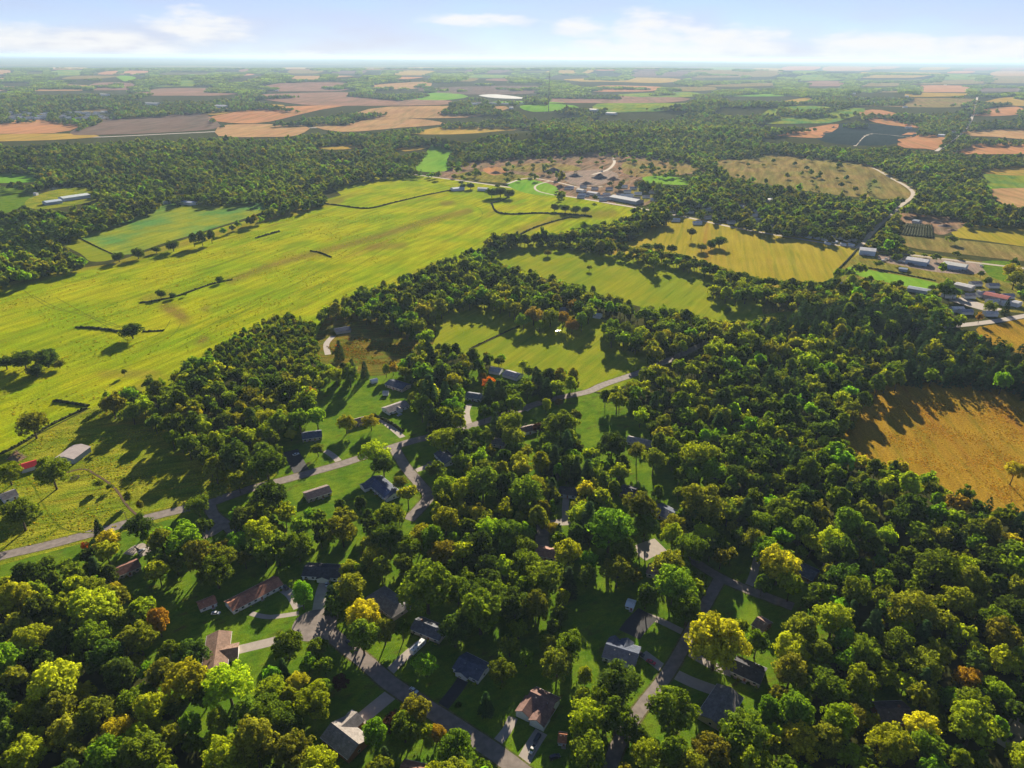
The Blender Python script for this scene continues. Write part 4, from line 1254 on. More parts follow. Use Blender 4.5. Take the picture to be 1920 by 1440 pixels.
# hedges and ditch banks: long narrow, bumpy
def hedge(name, pts, w, h, label, cat='hedge', tint=(0.05, 0.055, 0.02), group=None):
    W = [G(*p) for p in pts]
    P = smooth_poly(W, False, 8)
    # resample to ~1.6 m * scale
    step = max(1.2, P[0].length / 700)
    Q = [P[0]]
    for p in P[1:]:
        while (p - Q[-1]).length > step:
            Q.append(Q[-1] + (p - Q[-1]).normalized() * step)
    vs = []; fs = []
    rr = random.Random(len(Q))
    prof = [(-1, 0), (-.95, .45), (-.6, .85), (0, 1), (.6, .85), (.95, .45), (1, 0)]
    org = Vector((W[0].x, W[0].y, 0))
    for i, p in enumerate(Q):
        a = Q[max(i - 1, 0)]; b_ = Q[min(i + 1, len(Q) - 1)]
        t = (b_ - a).normalized(); nrm = Vector((-t.y, t.x))
        s = rr.uniform(.6, 1.3)
        for (u, v) in prof:
            q = p + nrm * u * w / 2 * rr.uniform(.7, 1.2) + t * rr.uniform(-.3, .3) * step
            vs.append((q.x - org.x, q.y - org.y, max(0, v * h * s * rr.uniform(.75, 1.15))))
    k = len(prof)
    for i in range(len(Q) - 1):
        for j in range(k - 1):
            fs.append((i * k + j, i * k + j + 1, (i + 1) * k + j + 1, (i + 1) * k + j))
    o = link_mesh(name, vs, fs, M_HEDGE)
    o.location = org
    tag(o, label, cat, group)
    return o


M_HEDGE = plain('hedge_leaves', (0.05, 0.06, 0.018), 1.0, spec=0.05, var=0.5, scale=0.8, bump=0.8)
hedge('hedgerow', [(640, 386), (690, 391), (740, 380), (790, 368), (850, 356)], 3, 2.4, 'thin dark hedge line curving across the top of the meadow')
hedge('hedgerow', [(922, 382), (932, 398), (960, 402), (1010, 400), (1060, 402), (1110, 407)], 3.2, 2.8, 'dark curved hedge line at the upper right of the meadow')
hedge('hedgerow', [(970, 443), (1000, 428), (1040, 415), (1072, 407)], 3, 2.2, 'dark hedge line running up from the tree belt corner')
hedge('hedgerow', [(920, 382), (940, 376), (955, 370)], 3, 2.5, 'short hedge below the dark tree clump at the meadow head')
hedge('hedgerow', [(480, 447), (500, 441), (525, 434)], 4, 2.4, 'short isolated hedge scrap in the upper meadow')
hedge('hedgerow', [(582, 471), (600, 474), (622, 483)], 2.5, 1.8, 'short broken hedge in the middle of the brown meadow streak')
hedge('hedgerow', [(262, 568), (285, 565), (330, 556), (370, 542), (400, 532), (437, 524)], 4, 1.6, 'dark bank joining the two bush clumps in the meadow')
hedge('hedgerow', [(143, 614), (180, 616), (225, 622)], 4, 2.0, 'dark bank left of the lone wide meadow tree')
hedge('hedgerow', [(268, 622), (290, 621), (310, 620)], 3, 1.5, 'short bank right of the lone wide meadow tree')
hedge('hedgerow', [(100, 752), (130, 756), (168, 762)], 3, 2.2, 'dark hedge scrap at the lower meadow edge by the woods')
hedge('hedgerow', [(0, 852), (40, 832), (90, 800), (130, 780), (165, 764)], 3, 1.6, 'weedy fence line between the meadow and the paddock')
hedge('hedgerow', [(700, 778), (730, 793), (758, 810)], 2.4, 2.0, 'clipped dark hedge along the diagonal concrete drive')
hedge('hedgerow', [(880, 655), (905, 643), (950, 622), (975, 612)], 1.6, 1.4, 'weedy growth along the pasture dividing fence')
hedge('hedgerow', [(1378, 408), (1420, 418), (1460, 426), (1490, 431)], 5, 1.6, 'dark line of weeds along the top of the hay field')
hedge('hedgerow', [(1572, 505), (1590, 487), (1608, 467)], 3, 2.0, 'dark fence growth at the right end of the hay field')
hedge('hedgerow', [(1600, 499), (1660, 508), (1710, 518), (1755, 527)], 2.5, 1.6, 'low hedge along the top of the bright grass strip')
hedge('hedgerow', [(150, 447), (180, 462), (212, 477)], 2, 1.4, 'thin hedge line between the two small fields on the left')
hedge('hedgerow', [(590, 380), (640, 386)], 3, 2, 'end of the hedge line touching the upper wood edge')
# orchard rows
org_pts = [(1700, 421), (1745, 424), (1752, 446), (1690, 440)]
k = 0
for i in range(11):
    t = i / 10
    a = (1702 + 44 * t, 420 + 4 * t); b_ = (1692 + 56 * t, 441 + 6 * t)
    hedge('orchard_row', [a, ((a[0] + b_[0]) / 2, (a[1] + b_[1]) / 2), b_], 4, 3, 'row %s of the small square orchard right of the country lane, counted from the left' % ('one two three four five six seven eight nine ten eleven'.split()[i]),
          'orchard row', group='rows of the square orchard')

# quarry heaps
for i, (x, y, r_, h_) in enumerate([(1038, 322, 30, 11), (1055, 335, 22, 7), (1078, 331, 22, 8), (930, 325, 18, 6), (1125, 334, 24, 12), (1150, 337, 20, 8), (1100, 345, 18, 6), (1755, 418, 12, 4), (1772, 424, 14, 4), (1785, 432, 10, 3)]):
    g = G(x, y)
    rr = random.Random(i); vs = [(0, 0, h_)]; fs = []
    nr, na = 5, 16
    for j in range(1, nr + 1):
        for k in range(na):
            a = 2 * math.pi * k / na; q = j / nr
            vs.append((math.cos(a) * r_ * q * rr.uniform(.9, 1.1), math.sin(a) * r_ * .7 * q * rr.uniform(.9, 1.1), max(-.3, h_ * (1 - q) ** 1.1 * rr.uniform(.85, 1.1) - (0.3 if j == nr else 0))))
    for k in range(na):
        fs.append((0, 1 + k, 1 + (k + 1) % na))
    for j in range(nr - 1):
        for k in range(na):
            a0 = 1 + j * na + k; a1 = 1 + j * na + (k + 1) % na
            fs.append((a0, a0 + na, a1 + na, a1))
    o = link_mesh('spoil_heap', vs, fs, colour_mat('spoil', (0.16, 0.13, 0.12) if i % 2 == 0 else (0.28, 0.18, 0.12), 1.0, 0.1, var=0.2, scale=.3))
    o.location = (g.x, g.y, float(height(g.x, g.y)) + gz_off(g.length, 0.02))
    tag(o, '%s %s earth heap in the %s' % (['tall', 'narrow', 'round', 'low left', 'tallest', 'long right', 'small lower', 'small', 'broad', 'tiny'][i], 'dark grey' if i % 2 == 0 else 'brown', 'quarry' if x < 1500 else 'earth yard by the orchard'), 'spoil heap', 'earth heaps')

# yard vehicles in the industrial lot
for i, (x, y) in enumerate(sorted([(1650, 488), (1656, 490), (1662, 487), (1669, 489), (1688, 491), (1695, 493), (1708, 496), (1718, 498), (1728, 498), (1738, 499), (1790, 507), (1799, 508), (1807, 509), (1840, 500), (1620, 479), (1628, 480), (1880, 562), (1890, 566), (1835, 548), (1850, 590)])):
    g = G(x, y); rr = random.Random(i + 50)
    o = MB(); wv = 2.3; lv = rr.choice([5, 6, 9])
    taper_prism(o, [(-lv / 2, .4), (lv / 2, .4), (lv / 2, 1.3), (lv * .2, 1.5), (lv * .12, 2.4), (-lv / 2, 2.4)], wv, wv * .9, .4, 2.4)
    e = empty('parked_truck', (g.x, g.y, .35), rr.uniform(-.6, .6), '%s truck in the %s, %s truck from the left' % (['white', 'silver', 'dark'][i % 3], 'gravel yard' if y < 520 else 'right edge parking lot', ORDN[i]), 'truck', 'trucks in the yards')
    o.build('body', colour_mat('truck_paint', [(0.46, 0.46, 0.46), (0.4, 0.42, 0.45), (0.08, 0.08, 0.1)][i % 3], .4), e)
    for xx in (-lv * .3, lv * .3):
        for yy in (-.95, .95):
            q = MB(); q.tube((xx, yy - .15, .42), (xx, yy + .15, .42), .42, .42, 8); q.build('wheel', M_TYRE, e)

# utility poles along the street woods
for i, (x, y) in enumerate([(536, 1032), (507, 905), (240, 985), (985, 815), (1195, 925)]):
    g = G(x, y)
    e = empty('utility_pole', (g.x, g.y, 0), 0.4, ['wooden utility pole in the wood edge above the dark porch house', 'wooden utility pole beside the main road left of the brown-roofed house',
              'wooden utility pole beside the main road near the lone spruce', 'wooden utility pole behind the main road bend house', 'wooden utility pole beside the slate-roofed house'][i], 'utility pole', 'utility poles')
    q = MB(); q.tube((0, 0, 0), (0, 0, 10.5), .17, .12, 7); q.build('pole', M_WOOD, e)
    q = MB(); q.box(-1.2, 1.2, -.07, .07, 9.6, 9.75); q.build('crossarm', M_WOOD, e)

# ------------------------------------------------------------------ trees: prototypes
def leaf_cloud(nr, lobes, leaves_per, size, up=0.25, jit=0.6):
    """lobes: array (n,4) x,y,z,r  -> quads on lobe surfaces"""
    n = len(lobes) * leaves_per
    idx = np.repeat(np.arange(len(lobes)), leaves_per)
    d = nr.normal(size=(n, 3)); d[:, 2] = d[:, 2] + up
    d /= np.linalg.norm(d, axis=1)[:, None]
    rr_ = lobes[idx, 3] * nr.uniform(.78, 1.08, n)
    c = lobes[idx, :3] + d * rr_[:, None] * np.array([1, 1, .85])
    nrm = d + nr.normal(size=(n, 3)) * jit
    nrm /= np.linalg.norm(nrm, axis=1)[:, None]
    t = np.cross(nrm, nr.normal(size=(n, 3))); t /= np.linalg.norm(t, axis=1)[:, None]
    b = np.cross(nrm, t)
    s = size * nr.uniform(.6, 1.25, n)[:, None]
    q = np.stack([c - t * s - b * s * .8, c + t * s * .8 - b * s, c + t * s + b * s * .9, c - t * s * .9 + b * s], 1)
    # bend the quad a little so it catches light unevenly
    q[:, 0] += nrm * s * .25; q[:, 2] -= nrm * s * .25
    return q.reshape(-1, 3)


def broadleaf(seed, R_, Ht, nl, leaves_per, size, form='round', lr=(.12, .24), jit_=.32):
    nr = np.random.default_rng(seed)
    zc = Ht * (0.48 if form == 'bush' else 0.57); hz = Ht * (0.5 if form == 'bush' else 0.43)
    L_ = []
    subs = [(0, 0, Ht * .06, .78)]
    a0 = nr.uniform(0, 6.28)
    for j in range(4):
        a_ = a0 + j * 1.57 + nr.uniform(-.5, .5); q_ = R_ * nr.uniform(.28, .5)
        subs.append((math.cos(a_) * q_, math.sin(a_) * q_, Ht * nr.uniform(-.12, .06), nr.uniform(.48, .66)))
    for k in range(nl):
        for _ in range(30):
            d = nr.normal(size=3); d /= np.linalg.norm(d)
            if d[2] > (-0.95 if form == 'bush' else -0.6):
                break
        rad_ = nr.uniform(.62, .86) if k > nl * .2 else nr.uniform(.1, .5)
        sc = subs[k % len(subs)]
        wv = 1 + .18 * math.sin(3 * math.atan2(d[1], d[0]) + seed) + .10 * math.sin(5 * math.atan2(d[1], d[0]) + seed * 2)
        if form == 'tall':
            p = np.array([d[0] * R_ * rad_ * .8 * wv, d[1] * R_ * rad_ * .8 * wv, zc + d[2] * hz * rad_ * 1.05])
        elif form == 'flat':
            p = np.array([d[0] * R_ * rad_ * wv * 1.05, d[1] * R_ * rad_ * wv * 1.05, zc + hz * .25 + d[2] * hz * rad_ * .7])
        else:
            p = np.array([d[0] * R_ * rad_ * wv, d[1] * R_ * rad_ * wv, zc + d[2] * hz * rad_])
        if k >= nl * .2 and form not in ('tall',):
            p = np.array([sc[0] + (p[0]) * sc[3], sc[1] + p[1] * sc[3], sc[2] + (p[2] - zc) * sc[3] + zc])
        L_.append([p[0], p[1], p[2], R_ * nr.uniform(lr[0], lr[1])])
    L_ = np.array(L_)
    return leaf_cloud(nr, L_, leaves_per, size, up=.5, jit=jit_), L_


def conifer(seed, R_, Ht, layers, per, size):
    nr = np.random.default_rng(seed)
    qs = []
    for k in range(layers):
        f = k / (layers - 1)
        z = Ht * (.12 + .86 * f); r_ = R_ * (1 - f) ** .85 + .25
        n = max(5, int(per * (1 - f * .75)))
        a = nr.uniform(0, 2 * np.pi, n)
        rad_ = r_ * nr.uniform(.25, 1.05, n) ** .7
        c = np.stack([np.cos(a) * rad_, np.sin(a) * rad_, z - rad_ * .35 + nr.normal(size=n) * .25], 1)
        out_ = np.stack([np.cos(a), np.sin(a), np.full(n, -.35)], 1)
        side = np.stack([-np.sin(a), np.cos(a), nr.normal(size=n) * .25], 1)
        s = size * nr.uniform(.7, 1.3, n)[:, None]
        qs.append(np.stack([c - side * s * .6, c + side * s * .6, c + out_ * s * 1.2 + side * s * .25, c + out_ * s * 1.2 - side * s * .25], 1))
    return np.concatenate(qs).reshape(-1, 3)


def trunk_mb(R_, Ht, seed, limbs=6, n=6):
    rr = random.Random(seed)
    m_ = MB()
    lean = (rr.uniform(-.4, .4), rr.uniform(-.4, .4))
    tr = max(.22, R_ * .055)
    top = (lean[0], lean[1], Ht * .55)
    m_.tube((0, 0, -.3), (0, 0, .8), tr * 1.6, tr * 1.05, n)
    m_.tube((0, 0, .8), top, tr * 1.05, tr * .6, n)
    m_.tube(top, (lean[0] * 2, lean[1] * 2, Ht * .85), tr * .6, tr * .15, n)
    for k in range(limbs):
        a = 2 * math.pi * k / max(limbs, 1) + rr.uniform(-.4, .4)
        z0 = Ht * rr.uniform(.28, .5)
        p0 = (lean[0] * z0 / (Ht * .55), lean[1] * z0 / (Ht * .55), z0)
        e = R_ * rr.uniform(.5, .75)
        p1 = (math.cos(a) * e * .55, math.sin(a) * e * .55, z0 + Ht * .14)
        p2 = (math.cos(a) * e, math.sin(a) * e, z0 + Ht * .28)
        m_.tube(p0, p1, tr * .45, tr * .3, 5); m_.tube(p1, p2, tr * .3, tr * .1, 5)
    return m_


def quads_mesh(name, verts, mats, extra=None):
    """quads (4 verts each) plus an optional MB of bark"""
    nq = len(verts) // 4
    V = [tuple(v) for v in verts]
    F = [(4 * i, 4 * i + 1, 4 * i + 2, 4 * i + 3) for i in range(nq)]
    mi = [0] * nq
    if extra:
        off = len(V)
        V += extra.v; F += [tuple(off + i for i in f) for f in extra.f]; mi += [1] * len(extra.f)
    me = bpy.data.meshes.new(name)
    me.from_pydata(V, [], F)
    for m_ in mats:
        me.materials.append(m_)
    me.polygons.foreach_set('material_index', mi)
    me.update()
    return me


R0, HT0 = 7.0, 17.0          # prototype size
FORMS = ['round', 'round', 'flat', 'tall', 'round', 'round', 'round', 'tall', 'bush']
CROWN0 = []; TRUNK0 = []
for i, fm in enumerate(FORMS):
    q, _ = broadleaf(100 + i, R0, HT0, 150, 42, .29, fm)
    CROWN0.append(quads_mesh('crown', q, [M_LEAF]))
    tm = trunk_mb(R0, HT0, i)
    me = bpy.data.meshes.new('trunk'); me.from_pydata(tm.v, [], tm.f); me.materials.append(M_BARK); TRUNK0.append(me)
CON0 = []; CTR0 = []
for i in range(3):
    q = conifer(300 + i, 3.6, 17.0, 22, 46, .85)
    CON0.append(quads_mesh('crown', q, [M_LEAF]))
    tm = MB(); tm.tube((0, 0, -.3), (0, 0, 16), .28, .06, 6)
    me = bpy.data.meshes.new('trunk'); me.from_pydata(tm.v, [], tm.f); me.materials.append(M_BARK); CTR0.append(me)


def proto_collection(name, meshes):
    col_ = bpy.data.collections.new(name)
    for i, me in enumerate(meshes):
        o = bpy.data.objects.new('%s_%02d' % (name, i), me)
        col_.objects.link(o)
    return col_


mid = []
for i, fm in enumerate(['round', 'round', 'flat', 'tall', 'round']):
    q, _ = broadleaf(200 + i, R0, HT0, 75, 20, .55, fm, lr=(.15, .28))
    mid.append(quads_mesh('mid_tree', q, [M_LEAF, M_BARK], trunk_mb(R0, HT0, i, 3, 4)))
mid_c = []
for i in range(2):
    q = conifer(320 + i, 3.6, 17.0, 14, 22, 1.3)
    tm = MB(); tm.tube((0, 0, 0), (0, 0, 15), .28, .06, 4)
    mid_c.append(quads_mesh('mid_pine', q, [M_LEAF, M_BARK], tm))
farp = []
for i in range(4):
    q, _ = broadleaf(240 + i, R0, HT0, 20, 9, 1.45, 'round', lr=(.25, .4))
    farp.append(quads_mesh('far_tree', q, [M_LEAF]))
farc = []
for i in range(2):
    q = conifer(340 + i, 3.6, 17.0, 7, 9, 2.2)
    farc.append(quads_mesh('far_pine', q, [M_LEAF]))
grove = []
for i in range(4):
    nr = np.random.default_rng(260 + i)
    L_ = np.stack([nr.uniform(-38, 38, 42), nr.uniform(-38, 38, 42), nr.uniform(6, 12, 42), nr.uniform(5, 8.5, 42)], 1)
    L_ = L_[np.hypot(L_[:, 0], L_[:, 1]) < 38]
    q = leaf_cloud(nr, L_, 9, 3.4, up=.6)
    grove.append(quads_mesh('far_grove', q, [M_LEAF]))
COLS = {'mid': proto_collection('broadleaf_mid', mid), 'midc': proto_collection('pine_mid', mid_c), 'far': proto_collection('broadleaf_far', farp),
        'farc': proto_collection('pine_far', farc), 'grove': proto_collection('grove_far', grove)}

# ------------------------------------------------------------------ where trees stand
OPEN = [
    [(-900, 700), (-50, 548), (0, 540), (60, 520), (190, 492), (205, 485), (300, 465), (430, 430), (560, 391), (635, 376), (600, 360), (615, 350), (735, 329), (815, 333), (850, 340), (950, 356), (1180, 390), (1190, 400), (1130, 412),
     (1070, 418), (985, 443), (955, 430), (900, 452), (868, 470), (810, 488), (740, 520), (680, 535), (610, 568), (580, 600), (540, 582), (490, 598), (430, 628), (390, 655), (330, 680), (310, 698), (280, 696), (250, 720), (190, 733), (185, 760), (0, 850), (-900, 1120)],
    [(-900, 1000), (-50, 870), (185, 755), (235, 775), (300, 805), (340, 850), (390, 885), (440, 915), (480, 905), (475, 930), (400, 950), (280, 990), (210, 1010), (120, 1030), (0, 1065), (-900, 1300)],
    [(600, 720), (640, 702), (700, 712), (725, 740), (720, 775), (690, 790), (640, 785), (600, 770)],
    [(590, 600), (640, 590), (700, 600), (790, 640), (755, 665), (700, 690), (640, 672), (612, 675), (596, 650)],
    [(797, 605), (840, 578), (900, 570), (960, 583), (985, 612), (1060, 618), (1105, 600), (1150, 638), (1213, 655), (1212, 688), (1190, 700), (1130, 724), (1098, 720), (1085, 692), (1010, 680), (930, 655), (870, 650), (815, 628)],
    [(1060, 600), (1110, 600), (1110, 660), (1060, 640)], [(960, 585), (1060, 585), (1060, 640), (960, 630)],
    [(918, 480), (960, 460), (1000, 455), (1120, 468), (1190, 488), (1300, 503), (1340, 520), (1310, 537), (1360, 556), (1420, 560), (1480, 573), (1500, 583), (1440, 592), (1370, 597), (1300, 582), (1200, 562), (1090, 530), (1010, 507), (950, 494)],
    [(1130, 462), (1180, 447), (1270, 404), (1290, 403), (1400, 428), (1500, 443), (1608, 466), (1578, 498), (1545, 530), (1520, 528), (1480, 532), (1420, 522), (1340, 500), (1280, 482), (1200, 472)],
    [(1640, 735), (1700, 708), (1850, 715), (2100, 760), (2100, 1010), (1890, 945), (1780, 895), (1690, 858), (1640, 858), (1600, 850), (1592, 810), (1610, 780)],
    [(1560, 512), (1610, 463), (1700, 474), (1780, 480), (1850, 488), (2100, 510), (2100, 600), (1900, 590), (1880, 575), (1830, 560), (1780, 560), (1745, 546), (1640, 522), (1600, 516)],
    [(1750, 548), (1830, 550), (2100, 570), (2100, 680), (1900, 645), (1830, 622), (1760, 616), (1830, 598), (1860, 592), (1790, 575)],
    [(1380, 298), (1450, 289), (1560, 299), (1620, 312), (1700, 345), (1718, 362), (1640, 364), (1560, 352), (1480, 338), (1400, 322)],
    [(835, 322), (900, 302), (1000, 297), (1130, 287), (1190, 297), (1280, 300), (1200, 330), (1190, 350), (1230, 372), (1200, 388), (1100, 376), (1050, 368), (960, 358), (900, 352), (850, 342)],
    [(1080, 1105), (1175, 1095), (1200, 1150), (1140, 1215), (1095, 1205), (1070, 1150)],
    [(235, 1095), (300, 1082), (370, 1070), (420, 1085), (360, 1130), (320, 1210), (305, 1140)],
    [(318, 1215), (340, 1150), (400, 1105), (470, 1065), (520, 1050), (570, 1040), (570, 1100), (545, 1130), (620, 1130), (640, 1180), (570, 1200), (500, 1240), (450, 1240), (390, 1260), (380, 1190)],
    [(840, 1295), (900, 1280), (950, 1300), (965, 1350), (930, 1400), (880, 1365), (850, 1330)],
    [(730, 1190), (830, 1170), (860, 1220), (920, 1230), (935, 1280), (840, 1300), (800, 1300), (730, 1240)],
    [(1085, 765), (1120, 752), (1180, 765), (1210, 800), (1145, 825), (1095, 835)], [(1005, 790), (1022, 785), (1010, 830), (1000, 880), (988, 880)], [(1180, 850), (1225, 850), (1270, 870), (1250, 905), (1190, 910)],
    [(748, 850), (800, 830), (812, 845), (800, 872), (775, 885)], [(620, 800), (700, 795), (735, 830), (640, 865), (610, 850)], [(530, 905), (640, 890), (680, 880), (700, 920), (560, 950), (545, 935)],
    [(720, 760), (780, 760), (790, 800), (730, 800)], [(690, 700), (780, 705), (780, 740), (700, 740)], [(1180, 1120), (1290, 1150), (1280, 1230), (1200, 1270), (1180, 1250), (1100, 1240), (1130, 1180)],
    [(1330, 1060), (1420, 1030), (1420, 1110), (1490, 1120), (1480, 1150), (1400, 1150), (1340, 1150)], [(1270, 1250), (1400, 1270), (1390, 1330), (1330, 1360), (1280, 1280)],
    [(960, 1330), (1080, 1340), (1085, 1420), (1050, 1450), (940, 1430)], [(520, 815), (640, 800), (640, 850), (600, 880), (540, 900), (530, 860)], [(640, 1235), (700, 1270), (725, 1310), (660, 1340), (600, 1330), (640, 1290)],
    [(985, 740), (1130, 725), (1130, 740), (1040, 768), (990, 775)], [(1600, 300), (1640, 310), (1712, 350), (1720, 372), (1690, 365), (1640, 330)],
    [(880, 700), (900, 695), (905, 760), (870, 760)], [(1195, 560), (1215, 580), (1180, 575)], [(1650, 1310), (1720, 1310), (1720, 1350), (1650, 1350)],
    [(1685, 398), (1770, 402), (1815, 415), (1770, 445), (1690, 445)], [(1120, 575), (1210, 600), (1225, 625), (1120, 600)],
    [(30, 925), (85, 920), (85, 960), (60, 990), (30, 990)], [(600, 605), (660, 600), (665, 640), (600, 655)],
]
SPARSE = {}
for (nm, pts, mt) in FAR_PAINT[10:]:
    if pts[0][1] < 262:      # trees in front of a far field would hide it
        OPEN.append([(x_, y_ + 1.6) for x_, y_ in pts])
    if mt in (QUARRY, MARSH, SCRUB, OLIVE):
        SPARSE[len(OPEN)] = {QUARRY: .05, MARSH: .02, SCRUB: .05, OLIVE: .05}[mt]
    OPEN.append(pts)
SPARSE[12] = .02; SPARSE[13] = .05; SPARSE[10] = .05
OPEN.append([(-60, 250), (760, 228), (760, 243), (480, 253), (330, 260), (140, 268), (-60, 272)])
OPEN.append([(80, 350), (115, 343), (165, 345), (180, 372), (90, 392), (60, 385)])
OPEN.append([(895, 181), (930, 179), (980, 184), (982, 190), (920, 189)])
for (n, p, w, m_) in ROADS:
    if n in ('side_street', 'dirt_track', 'highway', 'farm_track', 'rural_road', 'farm_lane') or p[0][1] > 600:
        pass
    P = smooth_poly([G(*q) for q in p], False, 4)
    for a, b_ in zip(P[:-1], P[1:]):
        t = (b_ - a).normalized(); nn = Vector((-t.y, t.x)) * (w / 2 + .5)
        q = np.array([[*(a + nn), 0], [*(b_ + nn), 0], [*(b_ - nn), 0], [*(a - nn), 0]])
        OPEN.append(proj(q).tolist())
for (n, p, w, m_) in DRIVES:
    P = [G(*q) for q in p]
    for a, b_ in zip(P[:-1], P[1:]):
        t = (b_ - a).normalized(); nn = Vector((-t.y, t.x, 0)) * (w / 2)
        OPEN.append(proj(np.array([a + nn, b_ + nn, b_ - nn, a - nn])).tolist())
for e in HOUSE_PX:
    P = []
    M_ = Matrix.Translation(e.location) @ e.rotation_euler.to_matrix().to_4x4()
    for ch in e.children:
        if ch.type == 'MESH' and ch.name.split('.')[0] in ('wall', 'roof', 'body', 'wing_roof'):
            P += [tuple(M_ @ Vector(c_)) for c_ in ch.bound_box]
    q = proj(np.array(P))
    x0, y0 = q.min(0); x1, y1 = q.max(0)
    cx, cy = (x0 + x1) / 2, (y0 + y1) / 2
    fx, fy = .72 * (x1 - x0) / 2, .8 * (y1 - y0) / 2
    OPEN.append([(cx - fx, cy - fy), (cx + fx, cy - fy), (cx + fx, cy + fy), (cx - fx, cy + fy)])

PINES = [([(1415, 600), (1500, 578), (1640, 572), (1720, 590), (1730, 612), (1640, 622), (1500, 618), (1420, 640)], .85), ([(1570, 625), (1700, 605), (1830, 620), (2100, 670), (2100, 760), (1800, 715), (1640, 700), (1560, 660)], .7),
         ([(-100, 415), (60, 415), (140, 450), (100, 475), (-100, 490)], .85), ([(1080, 420), (1180, 405), (1190, 455), (1100, 470)], .35), ([(1380, 700), (1660, 640), (1700, 690), (1640, 740), (1450, 740)], .15),
         ([(860, 300), (990, 240), (1230, 260), (1130, 300)], .1), ([(780, 700), (1060, 690), (1060, 800), (800, 800)], .3), ([(1060, 780), (1180, 790), (1180, 900), (1060, 900)], .25), ([(200, 690), (480, 640), (480, 760), (250, 790)], .02)]
SMALL = [[(380, 600), (520, 575), (610, 610), (600, 690), (480, 720), (380, 680)]]
YELLOWZ = [([(-100, 1080), (460, 1080), (520, 1250), (480, 1500), (-100, 1500)], .5), ([(380, 740), (560, 740), (560, 840), (380, 830)], .5), ([(1100, 680), (1330, 640), (1350, 720), (1120, 760)], .5), ([(1380, 1150), (2000, 1150), (2000, 1500), (1300, 1500)], .22),
           ([(200, 690), (480, 690), (400, 800), (200, 780)], .35), ([(1350, 580), (1640, 610), (1500, 700), (1330, 700)], .3)]
PAL = {'green': (0.112, 0.165, 0.014), 'dark': (0.060, 0.100, 0.016), 'ygreen': (0.23, 0.29, 0.016), 'olive': (0.170, 0.190, 0.020), 'yellow': (0.31, 0.31, 0.018),
       'orange': (0.30, 0.19, 0.02), 'red': (0.50, 0.16, 0.014), 'bright': (0.14, 0.26, 0.018), 'maroon': (0.06, 0.024, 0.024), 'pine': (0.042, 0.078, 0.024), 'greyg': (0.12, 0.15, 0.05), 'rust': (0.21, 0.15, 0.03)}
WORD = {'green': 'mid green', 'dark': 'dark green', 'ygreen': 'yellow green', 'olive': 'olive green', 'yellow': 'golden yellow', 'orange': 'orange tinged', 'red': 'fiery orange', 'bright': 'bright green', 'maroon': 'dark purple leaved',
        'pine': 'blackish green', 'greyg': 'grey green', 'rust': 'rusty brown'}
